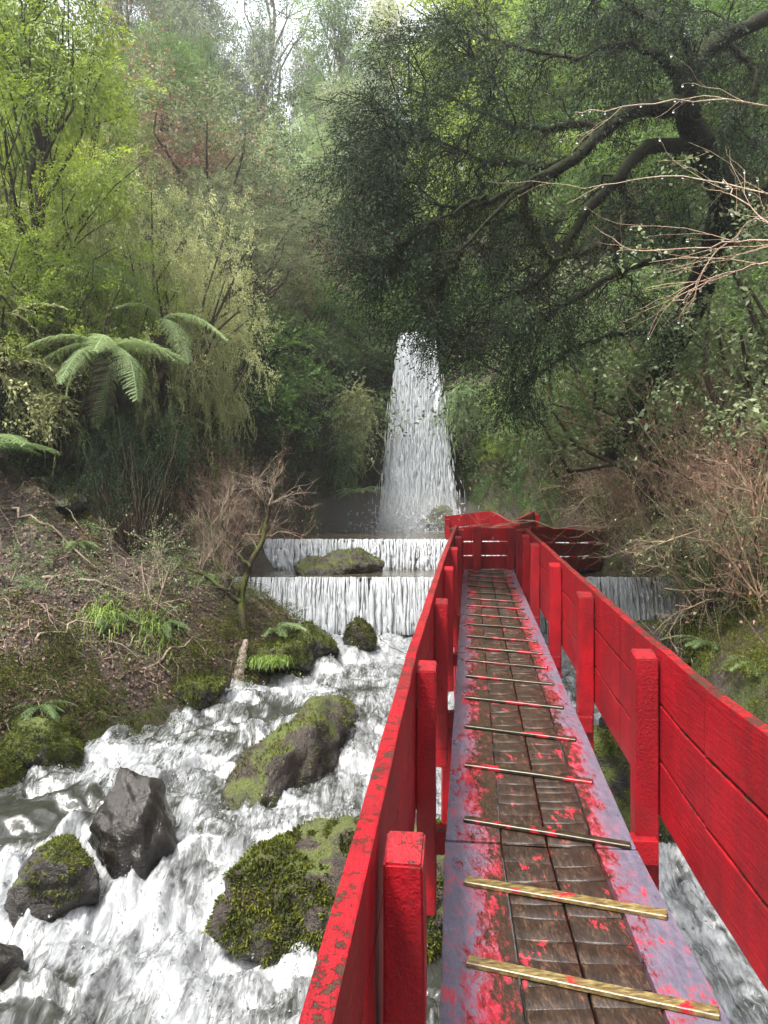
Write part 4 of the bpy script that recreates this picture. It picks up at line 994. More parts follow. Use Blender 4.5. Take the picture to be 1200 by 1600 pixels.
def plant(key, px, d, ptop, w, label, mat=None, rz=None, maxh=None):
    while chan_dist(np.array([(px - 600) / 1155 * d]), np.array([d]))[0][0] < .45 and d < 26: d += .25
    x = (px - 600) / 1155 * d; z = tz(x, d); H = (800 - ptop) / 1155 * d - z
    if maxh: H = min(H, maxh)
    H = max(H, .4); return put(key, (x, d, z - .05), (H * w, H * w, H), label, rz, None, mat)
PL = [
 ('lime', 40, 13.0, -90, .75, 'bright green leafy tree leaning in at the upper left edge', None),
 ('lime', 140, 17.5, 60, .65, 'lime green tree glowing in the sun in the upper left', None),
 ('lime', 40, 15.5, 150, .9, 'yellow green tree in the middle of the left edge', None),
 ('drapefine', -10, 13.2, 420, .9, 'dense drooping green bush growing on the dark undercut at the left edge', 'leaf_mid'),
 ('bushfine', 60, 13.5, 320, .8, 'glossy green bush above the tree fern on the left', 'leaf_bright'),
 ('mid', -40, 17, -60, 1.0, 'mid green tree partly cut off by the left edge', None),
 ('mid', 250, 24, 40, .9, 'hazy green tree on the left hillside behind the lime green tree', None),
 ('olive', 320, 31, 60, .6, 'tall olive tree high on the left hillside', None),
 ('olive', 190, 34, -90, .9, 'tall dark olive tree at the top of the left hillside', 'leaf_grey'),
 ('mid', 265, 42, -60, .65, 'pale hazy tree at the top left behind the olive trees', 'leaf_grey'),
 ('bushfine', 330, 20, 290, 1.1, 'grey green bush on the left slope above the bamboo', 'leaf_grey'),
 ('bush', 300, 23, 200, 1.1, 'dull grey bush high on the left slope', 'leaf_grey'),
 ('rust', 255, 24, 150, 0.9, 'russet bush among the green trees of the upper left slope', None),
 ('rust', 375, 27, 235, 0.9, 'rusty brown bush in the middle of the left hillside', None),
 ('rust', 410, 24, 350, 0.8, 'reddish brown bush on the shaded slope left of the waterfall', None),
 ('tier', 450, 29, 200, 1.3, 'pale green tree with flat layered branches above the cliff', 'leaf_fern'),
 ('tier', 385, 36, 230, 1.0, 'layered hazy tree on the left ridge under the patch of sky', None),
 ('sparse', 428, 52, -70, .8, 'tall thin crowned tree standing against the patch of sky', None),
 ('olive', 530, 42, -30, .6, 'tall straight olive tree right of the sky gap', None),
 ('tier', 555, 36, 130, .75, 'broad layered tree in the top centre', None),
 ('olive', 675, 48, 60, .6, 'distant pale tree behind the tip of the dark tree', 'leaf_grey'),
 ('mid', 540, 29, 330, 1.0, 'green tree on the cliff top left of the waterfall', 'leaf_grey'),
 ('bushfine', 470, 25, 420, 1.3, 'dark leafy bush on the cliff left of the waterfall', None),
 ('bushfine', 390, 21.5, 440, 1.2, 'shaded grey green bush halfway up the left cliff', 'leaf_grey'),
 ('bush', 575, 26.5, 440, 1.2, 'dark green bush beside the lip of the waterfall', None),
 ('bush', 540, 25.5, 530, 1.2, 'low green bush hanging over the cliff edge near the waterfall', None),
 ('mid', 730, 40, -40, .8, 'hazy tree behind the top of the dark overhanging tree', 'leaf_bright'),
 ('mid', 780, 31, -80, 1.1, 'sunlit green tree behind the left half of the dark tree', 'leaf_bright'),
 ('lime', 870, 27, 0, 1.1, 'bright tree showing between the branches of the dark tree', None),
 ('mid', 960, 24, -80, 1.1, 'green tree behind the trunk of the dark tree', 'leaf_mid'),
 ('mid', 1060, 21, -60, 1.1, 'green tree rising behind the upper trunk of the dark tree', None),
 ('mid', 1170, 18, -80, 1.1, 'shaded green tree at the upper right edge', None),
 ('bushfine', 745, 27.5, 420, 1.2, 'green bush above the right side of the waterfall', None),
 ('bushfine', 850, 22, 560, 1.2, 'green bush on the right slope under the dark tree', 'leaf_bright'),
 ('bushfine', 735, 24.8, 600, 1.1, 'pale green bush on the rock right of the waterfall', 'leaf_fern'),
 ('drapefine', 900, 18.5, 560, 1.1, 'drooping green bush below the dark tree', 'leaf_grey'),
 ('bushfine', 1010, 17.5, 440, 1.2, 'green bush behind the base of the dark tree', None),
 ('bushfine', 1130, 15, 430, 1.2, 'green bush under the dark trunk near the right edge', None),
 ('drapefine', 1220, 13, 330, 1.2, 'dense dull bush cut off by the right edge', 'leaf_grey'),
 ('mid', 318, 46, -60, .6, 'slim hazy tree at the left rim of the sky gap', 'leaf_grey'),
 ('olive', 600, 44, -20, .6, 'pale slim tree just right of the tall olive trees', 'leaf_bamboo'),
 ('bush', 440, 27, 300, 1.0, 'grey green bush under the pale layered tree', 'leaf_grey'),
 ('bushfine', 350, 24, 330, .8, 'pale bush between the two brown bushes on the left hillside', 'leaf_bamboo'),
 ('lime', 340, 27, 190, .8, 'yellow green tree high in the middle of the left hillside', None),
 ('tier', 480, 31, 260, .9, 'second pale layered tree lower down above the cliff', 'leaf_bright'),
 ('bushfine', 500, 24.3, 500, .7, 'light green bush hanging on the cliff above the bamboo clump', 'leaf_fern'),
 ('bushfine', 425, 23.3, 560, .7, 'teal green bush low on the left cliff', 'leaf_grey'),
 ('redtwig', 480, 27, 330, .8, 'bare brown shrub on the cliff edge left of the dark tree', None),
 ('bushfine', 232, 15.2, 285, .6, 'pale straw green feathery bush high on the left slope', 'leaf_bamboo'),
 ('bamboo2', 165, 14.6, 370, .6, 'pale bamboo thicket behind and above the tree fern', None),
 ('bushfine', 288, 16.6, 380, .55, 'straw green feathery bush in the middle of the left slope', 'leaf_bamboo'),
 ('bamboo', 318, 16.8, 470, .6, 'feathery bamboo at the right edge of the left slope', None),
 ('bamboo2', 262, 14.6, 500, .62, 'lower feathery bamboo spilling over the slope edge above the leafy bank', None),
 ('bamboo', 322, 16.0, 580, .7, 'low pale bamboo above the red twigged shrubs', None),
 ('bamboo2', 362, 18.2, 600, .7, 'bamboo growing at the foot of the left hillside near the pool', None),
 ('bamboo', 120, 14.6, 450, .6, 'bamboo tangle left of the tree fern', None),
 ('drapefine', 218, 12.0, 625, .55, 'low dark drooping bush around the base of the tree fern', 'leaf_dark'),
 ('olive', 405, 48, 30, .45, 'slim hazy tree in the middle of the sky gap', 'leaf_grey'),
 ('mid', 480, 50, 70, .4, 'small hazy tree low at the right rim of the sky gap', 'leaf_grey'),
 ('bamboo', 430, 19.2, 730, .8, 'yellow green bamboo along the left edge of the pool', None),
 ('droopy', 480, 21.4, 730, 1.2, 'low dark bush at the waterline left of the waterfall', 'leaf_mid'),
 ('bamboo', 920, 16.5, 610, 1.0, 'pale bamboo in the middle of the right bank', 'leaf_grey'),
 ('rust', 785, 21, 700, 1.0, 'russet twiggy bush right of the foot of the waterfall', None),
 ('bushfine', 800, 19.4, 665, 1.0, 'bright green leafy bush behind the far end of the bridge', 'leaf_bright'),
 ('bushfine', 870, 18.2, 700, 1.0, 'mid green bush behind the red landing', None),
 ('redtwig', 900, 19.5, 720, 0.35, 'bare red brown shrub behind the landing railing', None),
 ('redtwig', 1000, 14.2, 620, 0.6, 'bare reddish shrub in the middle of the right slope', None),
 ('tantwig', 960, 15.2, 660, 0.6, 'bare tan shrub above the right end of the weir', None),
 ('redtwig', 1130, 12.8, 520, 0.65, 'large bare reddish shrub arching over the right slope', None),
 ('tantwig', 1180, 11.2, 600, 0.65, 'tangle of bare tan stems at the right edge', None),
 ('redtwig', 1215, 10.2, 560, 0.6, 'bare red stems crowding the right edge above the railing', None),
 ('tantwig', 1060, 12.2, 700, 0.6, 'bare arching tan shrub over the right bank', None),
 ('drapefine', 960, 18.5, 770, 1.3, 'green bush beside the right end of the upper weir', None),
 ('drapefine', 1150, 11.2, 770, 1.1, 'green bush between the bare shrubs of the right bank', 'leaf_grey'),
 ('bushfine', 1060, 11.8, 830, 1.2, 'low green bush at the right end of the weir', 'leaf_mid'),
 ('redtwig', 330, 14.0, 680, 0.55, 'bare reddish shrub on the crest of the left bank', None),
 ('bushfine', 985, 16.6, 740, 1.0, 'light green bush at the end of the landing above the lower weir', 'leaf_fern'),
 ('drapefine', 1040, 15.4, 790, 1.0, 'bright drooping bush over the right end of the lower weir', 'leaf_mid'),
 ('rust', 445, 16.6, 735, 0.4, 'rust coloured bush beside the left end of the upper weir', None),
 ('redtwig', 440, 14.6, 715, 0.5, 'fine red twigged shrub at the left end of the weirs', None),
 ('redtwig', 1090, 11.0, 740, 0.65, 'low bare reddish shrub on the lower right bank', None),
 ('redtwig', 1180, 14.5, 560, 0.65, 'bare red brown shrub higher on the right slope under the dark trunk', None),
 ('rust', 1080, 13.5, 640, 0.6, 'russet twiggy bush in the middle of the right slope', None),
 ('rust', 960, 17.5, 650, 0.55, 'russet bush below the drooping green bush on the right slope', None),
 ('tantwig', 1240, 12.5, 640, 0.65, 'bare tan shrub cut off by the right edge', None),
 ('redtwig', 1040, 14.8, 640, .7, 'bare red brown shrub between the green bushes of the right slope', None),
 ('tantwig', 1120, 13.6, 600, .7, 'bare tan shrub leaning over the russet bush on the right slope', None),
 ('bushfine', 1010, 16.2, 620, .6, 'small bright bush beside the large fern on the right slope', 'leaf_fern'),
 ('drapefine', 1120, 10.6, 860, .9, 'low green bush right behind the railing on the right bank', None),
 ('sapling', 232, 10.6, 800, .9, 'thin leafy sapling standing on the leafy left bank', None),
 ('sapling', 300, 12.4, 790, .9, 'small sapling near the crest of the left bank', None),
 ('sapling', 1130, 9.6, 900, .9, 'leafy sapling on the right bank beside the railing', None),
]
for (k, px, d, pt, w, lab, mt) in PL: plant(k, px, d, pt, w, lab, M[mt] if mt else None)

# ferns
def fern_at(key, px, py, size, label, d=None, tilt=0, mat=None):
    p = W2(px, py, d) if d else ray_ground(px, py, 4, 40); o = put(key, tuple(p), size, label, None, None, mat); o.rotation_euler.x = tilt; return o
for a in [('fern', -35, 715, 1.25, 'broad pale fern hanging at the left edge over the dark undercut', None), ('fern', 430, 985, .55, 'dark fern arching over the mossy rocks at the left bank', None),
          ('fernlow', 165, 965, .42, 'low bright fern in the middle of the left bank', None), ('fernlow', 255, 975, .40, 'low fern right of the bright fern on the left bank', None),
          ('fernlow', 60, 1105, .38, 'small fern near the bottom of the left bank', None), ('fernlow', 120, 850, .35, 'small pale fern high on the leaf litter', None),
          ('fern', 905, 868, .55, 'bright fern at the water behind the landing railing', 15.6), ('fern', 1110, 1010, .6, 'fern on the mossy right bank beside the railing', None),
          ('fern', 1180, 1040, .55, 'fern at the right edge just above the railing', None), ('fern', 560, 770, .8, 'fern drooping from the cliff foot beside the waterfall', 22.6),
          ('fern', 1020, 640, .9, 'large bright fern on the right slope below the dark tree', 13.6), ('fernlow', 330, 900, .35, 'tiny fern on the crest of the left bank', None)]:
    key, px, py, sz, lab, d = a; fern_at(key, px, py, sz, lab, d)

M['leaf_rust_dark'] = leaf_mat('dead_fern', (.02, .012, .008), (.055, .035, .022), (.11, .075, .045), .15, .8)
# tree ferns on the left slope
def tree_fern(px0, py0, px1, py1, d, label, fr, seed, rad=.11):
    r = np.random.RandomState(seed); b = W2(px0, py0, d + .2); c = W2(px1, py1, d); root = empty('tree_fern', tuple(b), label, 'tree fern')
    tb = MB(); tb.tube(limb(r, b - [0, 0, .3], c, 0, 10, .04), np.linspace(rad * 1.2, rad * .8, 10), 10)
    for k in range(160):
        t = r.rand(); p = b + (c - b) * t + r.normal(0, rad * .8, 3); tb.tube([p, p + np.array([r.normal(0, .03), r.normal(0, .03), -r.uniform(.05, .25)])], [.006, .002], 3)
    tb.build('trunk', M['bark_dark'], root)
    for k in range(9):      # dead fronds hanging round the trunk
        a_ = k * .7; cb = MB(); place(cb, [FROND_HI[k % 3]], c[None], np.array([[math.cos(a_) * .4, math.sin(a_) * .4 - .2, -1.1]]), np.array([[math.cos(a_), math.sin(a_), .3]]), r.uniform(.6, 1.1), .3, 900 + k, .3, .1); cb.build('dead_frond', M['leaf_rust_dark'], root)
    for (ax_, ay_, up_, L) in fr:
        cb = MB(); f = np.array([[ax_, ay_, up_]], float); place(cb, [FROND_HI[r.randint(3)]], c[None], f, np.array([[0, 0, 1.]]), L, .82, seed + int(L * 100), .3, .07); cb.build('frond', M['leaf_fern'], root)  # high leaf tint colours the fronds as though sun fell on them
tree_fern(225, 735, 165, 545, 12.1, 'tree fern with dead brown skirt and pale fronds tinted as if sunlit, spreading from the left slope',
          [(-1, -.1, .12, 1.1), (-.8, -.6, .3, 1.15), (.62, -.6, -.2, 1.5), (.95, -.15, .2, 1.2), (.35, -.5, -1.3, 1.2), (-.3, -.9, -.2, 1.1), (.3, -.8, .15, 1.2), (-.7, -.5, -.5, 1.0), (.8, .5, .3, 1.2)], 301, .09)
tree_fern(262, 640, 248, 500, 13.4, 'second fern higher up whose pale frond points up and left',
          [(-.8, -.5, 1.1, 1.35), (.9, -.2, .1, 1.3), (.6, -.7, -.3, 1.2), (.3, -.2, -1.2, 1.2), (.8, .5, .3, 1.2), (-.3, -.7, .3, 1.0)], 302, .07)

def hanging_bamboo(px, py, L, W_, n, label, seed, mat='leaf_bamboo', d=None):
    r = np.random.RandomState(seed); b = (W2(px, py, d) if d else ray_ground(px, py, 15, 40)) + np.array([0, -.1, 0]); root = empty('hanging_bamboo', tuple(b), label, 'bamboo'); tb = MB(); cb = MB(); pos = []; fw = []
    for k in range(n):
        a = r.uniform(-math.pi, 0); o_ = np.array([math.cos(a) * W_, math.sin(a) * W_ * .7 - .15, 0]) * r.uniform(.3, 1); l = L * r.uniform(.35, 1); t = np.linspace(0, 1, 10)[:, None]
        P_ = b + o_ * t ** .7 + np.array([0, 0, 1.]) * (.5 * np.sin(t * 2.6) * (1 - t) - l * t ** 1.9); tb.tube(P_, np.linspace(.008, .003, 10), 3)
        for q in range(9):
            i = r.randint(1, 9); pos.append(P_[i] + r.normal(0, .05, 3)); dd = P_[i + 1] - P_[i]; fw.append(dd / np.linalg.norm(dd) + r.normal(0, .45, 3))
    m = len(pos); place(cb, WEEP, np.array(pos), np.array(fw), np.tile([0, -.3, 1.], (m, 1)) + r.normal(0, .3, (m, 3)), r.uniform(.3, .6, m), np.clip(.62 + r.normal(0, .15, m), 0, 1), seed, .4)
    tb.build('stems', M['bark_moss'], root); cb.build('foliage', M[mat], root)
hanging_bamboo(556, 625, 2.6, .75, 46, 'bright bamboo hanging down the cliff just left of the waterfall', 811, 'leaf_bamboo', 23.5)
hanging_bamboo(540, 700, 1.7, .6, 26, 'second smaller bamboo hanging lower on the cliff left of the waterfall', 812, 'leaf_fern', 23.3)
hanging_bamboo(724, 620, 1.8, .6, 26, 'light green creeper hanging on the rock right of the waterfall', 813, 'leaf_fern', 23.6)
# grass tuft and strappy plants
def grass_tuft(px, py, n, L, label, seed, mat='grass', spread=.25, d=None):
    r = np.random.RandomState(seed); p = W2(px, py, d) if d else ray_ground(px, py, 4, 30); mb = MB()
    for k in range(n):
        b = p + np.array([r.normal(0, spread * .5), r.normal(0, spread * .5), -.02]); b = b if d else np.array([b[0], b[1] + r.normal(0, spread * .45), 0]); b[2] = b[2] if d else tz(b[0], b[1]); a = r.rand() * 6.28; l = L * r.uniform(.5, 1.1); o_ = np.array([math.cos(a), math.sin(a), 0]) * l * r.uniform(.3, .8)
        t = np.linspace(0, 1, 5)[:, None]; q = b + o_ * t + np.array([0, 0, 1.]) * (l * (1.1 * t - 1.15 * t ** 2.2)); w = np.linspace(.006, .0015, 5)[:, None] * (L / .3); s_ = np.array([-math.sin(a), math.cos(a), 0])
        A_, B_ = q - s_ * w, q + s_ * w; mb.quads(np.stack([A_[:-1], A_[1:], B_[1:], B_[:-1]], 1), np.clip(.5 + r.normal(0, .2), 0, 1))
    o = mb.build('grass_tuft', M[mat], None, loc=tuple(p)); tag(o, label, 'grass')
grass_tuft(418, 1035, 520, .36, 'bright green grass tuft drooping over the water at the left bank', 401, d=10.95)
grass_tuft(165, 975, 300, .42, 'pale strappy leaved plant on the left bank', 402, 'grass', .3); grass_tuft(242, 985, 300, .40, 'second strappy plant just right of the pale one', 403, 'grass', .3)
grass_tuft(20, 950, 120, .25, 'coarse grass clump at the left edge of the bank', 404, 'leaf_moss'); grass_tuft(140, 1140, 160, .2, 'mossy grass clump above the dark water notch', 405, 'leaf_moss')
grass_tuft(1090, 1060, 200, .28, 'grass clump on the mossy right bank', 406)

# mossy forked shrub at the left bank, with a pale dead stump below it
def forked_shrub():
    r = np.random.RandomState(55); b = ray_ground(388, 1000, 4, 30); d = b[1]; root = empty('forked_shrub', tuple(b), 'crooked bare shrub with moss covered forked trunk and fine brown twigs on the left bank', 'shrub'); tb = MB(); tw = MB()
    A = [W2(388, 1005, d), W2(376, 950, d), W2(378, 915, d + .1), W2(392, 880, d + .1), W2(412, 840, d + .2), W2(420, 790, d + .2)]
    B_ = [W2(374, 940, d), W2(352, 922, d - .1), W2(325, 900, d - .1), W2(292, 888, d - .2)]; B2 = [W2(370, 925, d), W2(355, 900, d), W2(338, 870, d + .1), W2(330, 820, d + .1)]; B3 = [W2(390, 885, d), W2(372, 865, d), W2(355, 850, d), W2(345, 800, d)]
    for P_, r0 in ((A, .07), (B_, .045), (B2, .05), (B3, .035)):
        P_ = np.array(P_); tt = np.linspace(0, 1, 14); Q = np.stack([np.interp(tt * (len(P_) - 1), range(len(P_)), P_[:, k]) for k in range(3)], 1); Q[1:-1] += r.normal(0, .012, (12, 3)); tb.tube(Q, np.linspace(r0, r0 * .4, 14), 7)
        for k in range(6): twiggy(tw, r, Q[r.randint(4, 14)], np.array([r.normal(0, .6), r.normal(0, .6), 1.0]), .42, .009, 3, 4, .5, .2)
    for k in range(5): twiggy(tw, r, A[-1], np.array([r.normal(0, .7), r.normal(0, .6), .9]), .45, .012, 3, 4, .5, .1)
    tb.build('trunk', M['bark_moss'], root, True); tw.build('twigs', M['twig_grey'], root)
forked_shrub()
M['deadwood'] = wood_mat('deadwood', (.07, .05, .04), (.26, .21, .18), .7, None, 9)
def deadwood(px0, py0, px1, py1, r0, label, mat, seed, name='dead_stump', cat='stump', lift=0.0):
    r = np.random.RandomState(seed); a, b = ray_ground(px0, py0, 4, 30), ray_ground(px1, py1, 4, 30); org = tuple(a); mb = MB(); Q = limb(r, a + [0, 0, lift], b + [0, 0, lift * 1.5 + .04], .08, 12, .018 if r0 > .05 else .05); rr = np.linspace(r0, r0 * .5, 12) * r.uniform(.92, 1.08, 12); mb.tube(Q, rr, 9)
    o = mb.build(name, M[mat], None, True, loc=org); tag(o, label, cat)
deadwood(372, 1078, 384, 1015, .095, 'pale weathered dead stump standing at the waterline of the left bank', 'deadwood', 61, lift=.06)
for i, a in enumerate([(20, 800, 150, 900, .025, 'long thin fallen branch high on the left bank'), (60, 910, 200, 940, .03, 'crooked fallen branch across the middle of the left bank'), (10, 1040, 160, 985, .022, 'dark fallen branch near the left edge of the bank'),
                       (150, 830, 260, 870, .02, 'fallen branch lying above the thin sapling'), (230, 1050, 330, 1010, .02, 'short fallen branch near the water on the left bank')]):
    deadwood(*a[:5], a[5], 'twig_grey', 70 + i, 'fallen_branch', 'branch', .05)
# roots hanging at the undercut
def roots():
    r = np.random.RandomState(91); a = ray_ground(120, 700, 5, 30); mb = MB()
    for k in range(90):
        px = r.uniform(20, 235); p = ray_ground(px, r.uniform(600, 660), 5, 30) + np.array([0, -.25, .1]); q = p + np.array([r.normal(0, .25), -.2 + r.normal(0, .1), -r.uniform(.3, 1.3)]); mb.tube(limb(r, p, q, -.1, 7, .12), np.linspace(r.uniform(.006, .028), .003, 7), 5)
    o = mb.build('exposed_roots', M['bark_dark'], None, loc=tuple(a)); tag(o, 'dark roots dangling from the undercut above the left bank', 'roots', kind='stuff')
roots()

# ------------------------------------------------------------------ the dark overhanging tree on the right
def spray_dark(seed, n=64):
    "a flat drooping bough of tiny needle-like leaves with hanging tips, clearly parted into twigs"
    r = np.random.RandomState(seed); B = []; D = []
    for k in range(n):
        tw = k % 6; a0 = (tw - 2.5) * .30; t = r.rand() ** .8; x0 = .10 + .08 * tw % .3; l = .75 * t
        B.append((x0 + math.cos(a0) * l, math.sin(a0) * l, .03 - .42 * t * t - .05 * r.rand())); D.append((math.cos(a0) + r.normal(0, .45), math.sin(a0) + r.normal(0, .45), -.9 * t + r.normal(0, .25)))
    return leafq(np.array(B), np.array(D), r.normal(size=(n, 3)) * .6 + np.array([0, 0, 1.]), .075 * r.uniform(.6, 1.2, n), .030 * r.uniform(.8, 1.3, n))
DARK = [spray_dark(s) for s in range(6)]
def dark_tree():
    r = np.random.RandomState(500); base = W2(985, 690, 13.2); root = empty('overhanging_tree', tuple(base), 'huge dark mossy tree on the right slope whose branches hang over the stream', 'tree')
    tb = MB(); cb = MB(); LIMBS = []
    def path(pts, r0, r1, n=18, sides=10, keep=True):
        P_ = np.array([W2(*p) for p in pts]); tt = np.linspace(0, 1, n) * (len(P_) - 1); i = np.minimum(tt.astype(int), len(P_) - 2); f = (tt - i)[:, None]
        Pm = np.vstack([2 * P_[0] - P_[1], P_, 2 * P_[-1] - P_[-2]]); a, b, c, d = Pm[i], Pm[i + 1], Pm[i + 2], Pm[i + 3]
        Q = .5 * ((2 * b) + (c - a) * f + (2 * a - 5 * b + 4 * c - d) * f ** 2 + (3 * b - a - 3 * c + d) * f ** 3)
        Q[1:-1] += r.normal(0, .02, (n - 2, 3)); rad = np.linspace(r0 * .82, r1 * .8, n) * r.uniform(.85, 1.15, n); tb.tube(Q, rad, sides)
        if keep: LIMBS.extend(zip(Q, rad)); return Q
        return Q
    path([(955, 720, 13.2), (985, 650, 13.0), (1060, 520, 12.4), (1113, 400, 11.8), (1130, 300, 11.2), (1095, 235, 10.8), (1075, 175, 10.5), (1069, 128, 10.4), (1092, 95, 10.4), (1130, 58, 10.6), (1215, 20, 10.8)], .34, .12, 34, 14)
    path([(1072, 165, 10.5), (1020, 168, 10.2), (984, 172, 9.9), (943, 204, 9.7), (908, 239, 9.5), (850, 274, 9.4), (800, 300, 9.5), (740, 318, 9.7), (690, 322, 10)], .15, .02, 24)
    path([(908, 239, 9.5), (860, 262, 9.6), (810, 255, 9.9), (760, 250, 10.3), (700, 225, 10.6), (630, 195, 11)], .07, .012)
    path([(943, 204, 9.7), (900, 190, 10.1), (860, 200, 10.6), (800, 196, 11), (720, 160, 11.5), (640, 140, 12)], .07, .012)
    path([(1089, 225, 10.8), (1013, 233, 10.4), (967, 274, 10.1), (920, 327, 9.9), (890, 370, 9.8), (873, 408, 9.8), (827, 449, 9.9), (780, 470, 10.1)], .12, .02, 22)
    path([(1060, 120, 10.4), (1010, 75, 10.3), (960, 70, 10.4), (900, 90, 10.7), (830, 80, 11), (760, 60, 11.4)], .085, .014)
    path([(1092, 100, 10.4), (1060, 60, 10.2), (1000, 20, 10.2), (930, -20, 10.4)], .07, .02); path([(1130, 60, 10.6), (1180, 110, 10.4), (1150, 190, 10.2), (1130, 210, 10.2)], .06, .02)
    path([(815, 295, 9.5), (826, 345, 9.4), (845, 380, 9.4), (870, 405, 9.5), (930, 385, 9.6)], .045, .015)
    path([(870, 270, 9.5), (800, 310, 9.3), (740, 370, 9.3), (700, 430, 9.5), (660, 470, 9.8)], .05, .01); path([(760, 305, 9.6), (690, 340, 9.6), (630, 385, 9.8), (590, 430, 10.2)], .035, .008)
    path([(1113, 400, 11.8), (1040, 400, 11.4), (960, 430, 11), (890, 470, 10.8), (820, 520, 10.8), (790, 570, 10.9)], .09, .015); path([(1060, 520, 12.4), (980, 520, 12), (900, 545, 11.8), (820, 600, 11.7)], .07, .012)
    path([(1113, 390, 11.8), (1170, 330, 11.2), (1230, 250, 10.8)], .10, .04); path([(967, 274, 10.1), (985, 330, 9.9), (960, 380, 9.8), (975, 430, 9.8)], .045, .012)
    LP_ = np.array([p for p, _ in LIMBS])
    # leafy masses: (px, py, rx, ry, count, tint)
    zones = [(590, 215, 75, 70, 34, .45), (560, 330, 60, 80, 34, .35), (640, 300, 80, 90, 34, .4), (600, 440, 80, 60, 30, .35), (690, 400, 80, 80, 30, .3), (670, 500, 60, 45, 22, .3), (700, 170, 90, 70, 30, .5), (790, 130, 100, 70, 24, .45),
             (900, 60, 120, 60, 26, .45), (1050, 30, 120, 50, 26, .4), (1150, 90, 70, 70, 20, .4), (780, 360, 80, 70, 22, .25), (790, 470, 90, 60, 26, .25), (860, 520, 80, 50, 20, .25), (800, 620, 30, 60, 14, .25), (690, 560, 40, 30, 10, .35),
             (950, 480, 90, 60, 16, .25), (1000, 380, 80, 70, 12, .3), (740, 240, 60, 50, 12, .5), (960, 250, 60, 60, 6, .3), (1080, 300, 70, 70, 8, .3), (1160, 200, 60, 70, 12, .35), (980, 130, 60, 40, 8, .4), (700, 40, 90, 50, 22, .6), (620, 110, 50, 50, 10, .55)]
    for (px, py, rx_, ry_, n, ti) in zones:
        for k in range(n):
            v = r.normal(size=2) * .55; d = r.uniform(9.3, 12); x_, y_ = px + v[0] * rx_, py + v[1] * ry_; c = W2(x_, y_, d)
            i = int(np.argmin(np.linalg.norm((LP_ - c) * np.array([1, .6, 1]) - np.array([.3, 0, .1]), axis=1))); b = LP_[i]
            L = np.linalg.norm(c - b); Q = limb(r, b, c, .10 if L > .6 else .03, 7, .09); tb.tube(Q, np.linspace(min(.022, .006 + .008 * L), .004, 7), 4)
            if r.rand() < .25: LP_ = np.vstack([LP_, Q[3:5]])
            m = 7; t = r.uniform(.3, 1.02, m); ti_ = t * 6; i_ = np.minimum(ti_.astype(int), 5); p = Q[i_] + (Q[i_ + 1] - Q[i_]) * (ti_ - i_)[:, None] + r.normal(0, .045, (m, 3))
            f = (c - b) / (L + .01) * 1.0 + r.normal(0, .45, (m, 3)) * np.array([1, 1, .5]); f[:, 2] -= .15
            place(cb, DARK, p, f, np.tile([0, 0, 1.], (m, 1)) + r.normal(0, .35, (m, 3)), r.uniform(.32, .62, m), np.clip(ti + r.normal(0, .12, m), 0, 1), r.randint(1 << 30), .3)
            if True:
                for q in range(5): tb.tube(limb(r, Q[r.randint(2, 6)], c + r.normal(0, .3, 3) - np.array([0, 0, .12]), .02, 5, .1), np.linspace(.006, .002, 5), 3)
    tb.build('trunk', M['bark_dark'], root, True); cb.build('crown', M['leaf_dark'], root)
    mb = MB()   # moss beards along the limbs
    P0 = np.array([p for p, _ in LIMBS]); R0 = np.array([q for _, q in LIMBS]); n = 26000; i = r.randint(0, len(P0) - 1, n); p = P0[i] + (P0[np.minimum(i + 1, len(P0) - 1)] - P0[i]) * r.rand(n)[:, None] * (np.linalg.norm(P0[np.minimum(i + 1, len(P0) - 1)] - P0[i], axis=1) < .8)[:, None]
    v = r.normal(size=(n, 3)); v /= np.linalg.norm(v, axis=1)[:, None]; p = p + v * R0[i][:, None] * .95; hang = (r.rand(n) ** 3 * .28 * (fbm(p * 3, 2) > 0)); p[:, 2] -= hang
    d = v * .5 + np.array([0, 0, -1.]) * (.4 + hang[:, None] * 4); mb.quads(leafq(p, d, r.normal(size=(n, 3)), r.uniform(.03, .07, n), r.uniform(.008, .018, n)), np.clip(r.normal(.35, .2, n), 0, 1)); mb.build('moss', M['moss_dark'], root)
dark_tree()

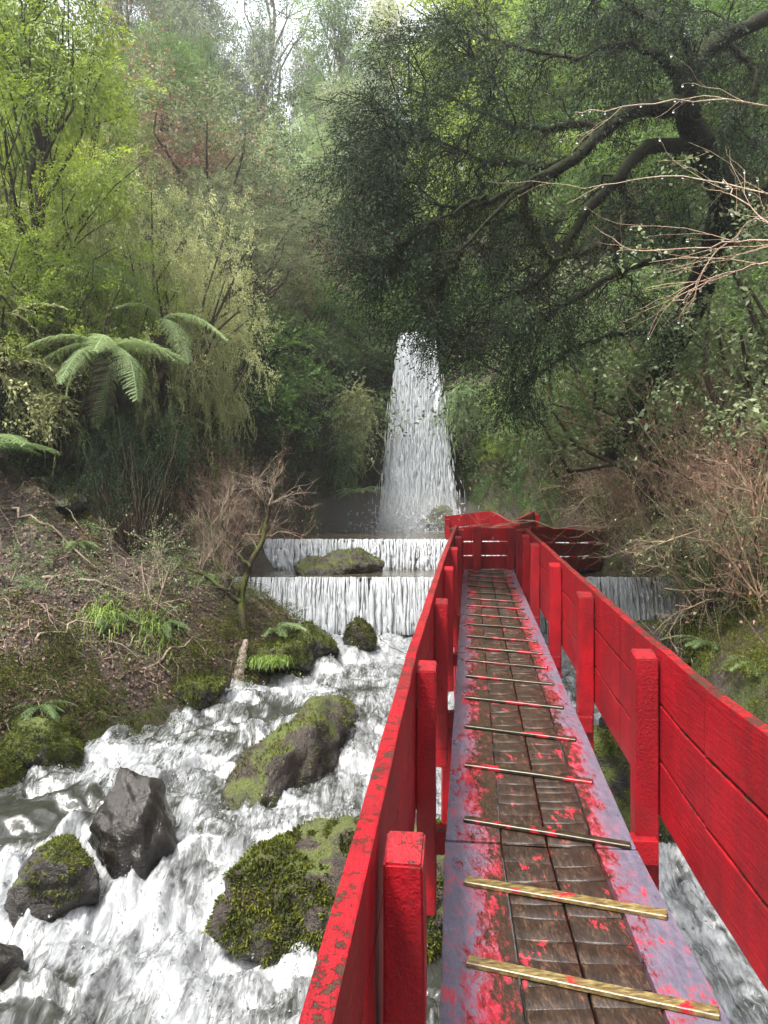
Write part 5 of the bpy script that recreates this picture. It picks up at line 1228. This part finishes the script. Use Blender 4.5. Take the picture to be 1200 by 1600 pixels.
# ------------------------------------------------------------------ bare twigs with rain drops reaching in from the right, close to the camera
M['water_drop'] = MT('water_drop').m
_t = M['water_drop'].node_tree; _g = _t.nodes.new('ShaderNodeBsdfGlass'); _g.inputs['IOR'].default_value = 1.33; _t.links.new(_g.outputs[0], [n for n in _t.nodes if n.type == 'OUTPUT_MATERIAL'][0].inputs[0])
def branch_in(pts, r0, label, seed, kids=4, drops=10, mat='twig_tan'):
    r = np.random.RandomState(seed); P_ = np.array([W2(*p) for p in pts]); org = P_[0]; root = empty('bare_branch', tuple(org), label, 'branch'); mb = MB()
    tt = np.linspace(0, len(P_) - 1, 16); Q = np.stack([np.interp(tt, range(len(P_)), P_[:, k]) for k in range(3)], 1); Q[1:-1] += r.normal(0, .006, (14, 3)); mb.tube(Q, np.linspace(r0, r0 * .35, 16) * .75, 6)
    ends = [q for q in Q[4:]]
    for k in range(kids):
        i = r.randint(2, 14); dd = (Q[i] - Q[i - 1]); dd /= np.linalg.norm(dd); ends += twiggy(mb, r, Q[i], dd + r.normal(0, .3, 3), r.uniform(.15, .45), r0 * .33, 1, 2, .35, 0)
    mb.build('twigs', M[mat], root)
    if not drops: return
    db = MB()
    for k in range(drops):
        p = ends[r.randint(len(ends))] - np.array([0, 0, .008]); bm = bmesh.new(); bmesh.ops.create_icosphere(bm, subdivisions=2, radius=.0055); V = np.array([v.co for v in bm.verts]) * [1, 1, 1.25] + p; F = np.array([[v.index for v in f.verts] for f in bm.faces]); bm.free(); db.raw(V, F)
    o = db.build('rain_drops', M['water_drop'], root, True); o['kind'] = 'stuff'
BR = [([(1260, 175, 3.6), (1140, 155, 3.5), (1040, 160, 3.5), (940, 172, 3.6), (900, 175, 3.7)], .006, 'pale bare branch crossing the dark trunk at the upper right, strung with drops', 26),
      ([(1260, 330, 3.2), (1140, 285, 3.4), (1020, 275, 3.6), (940, 290, 3.7), (885, 318, 3.8)], .005, 'thin arching twig left of the reddish twigs at the right edge', 8),
      ([(1270, 400, 2.9), (1200, 350, 3.0), (1150, 310, 3.1), (1130, 280, 3.2)], .006, 'reddish twig rising from the right edge', 14),
      ([(1270, 380, 2.9), (1180, 375, 3.0), (1100, 385, 3.1), (1000, 392, 3.3), (965, 392, 3.4)], .006, 'straight twig reaching furthest left from the reddish cluster', 12),
      ([(1270, 395, 2.9), (1190, 410, 3.0), (1120, 430, 3.1), (1050, 470, 3.2)], .0065, 'forked reddish twig slanting down left from the right edge', 14),
      ([(1270, 360, 3.0), (1180, 345, 3.1), (1110, 400, 3.2), (1060, 500, 3.3)], .005, 'thin twig bending down below the reddish cluster', 8)]
for i, (pts, r0, lab, dr) in enumerate(BR): branch_in(pts, r0, lab, 600 + i, 3 if i < 2 else 4, dr, 'twig_tan' if i < 2 else 'twig_red')
branch_in([(700, 1040, 7.5), (655, 1030, 7.2), (610, 1010, 7.0), (580, 985, 6.9)], .005, 'thin dark twig beside the left railing over white water', 620, 6, 0, 'bark_dark')
HAZE = .0018

# ------------------------------------------------------------------ haze
bm = bmesh.new(); bmesh.ops.create_cube(bm, size=1)
for v in bm.verts: v.co = Vector((v.co.x * 340, (v.co.y + .5) * 280 - 64, (v.co.z + .5) * 96 - 7))
me = bpy.data.meshes.new('haze'); bm.to_mesh(me); bm.free()
hm = MT('haze'); pv = hm.t.nodes.new('ShaderNodeVolumePrincipled'); pv.inputs['Color'].default_value = (.95, .97, .95, 1); pv.inputs['Density'].default_value = HAZE; pv.inputs['Anisotropy'].default_value = .55
hm.t.links.new(pv.outputs[0], hm.out.inputs['Volume'])
tag(link('haze', me, hm.m), 'thin damp haze filling the gorge', kind='stuff')

bm = bmesh.new(); bmesh.ops.create_icosphere(bm, subdivisions=4, radius=1)
for v in bm.verts: v.co = Vector((v.co.x * 2.9, v.co.y * 1.3, v.co.z * 1.15))
me = bpy.data.meshes.new('mist'); bm.to_mesh(me); bm.free()
mm = MT('mist'); pv = mm.t.nodes.new('ShaderNodeVolumePrincipled'); pv.inputs['Color'].default_value = (.98, .98, .98, 1); pv.inputs['Density'].default_value = .10; pv.inputs['Anisotropy'].default_value = .2
mm.t.links.new(pv.outputs[0], mm.out.inputs['Volume'])
tag(link('mist', me, mm.m, loc=(.3, 22.4, -.35)), 'white mist drifting at the foot of the waterfall', kind='stuff')
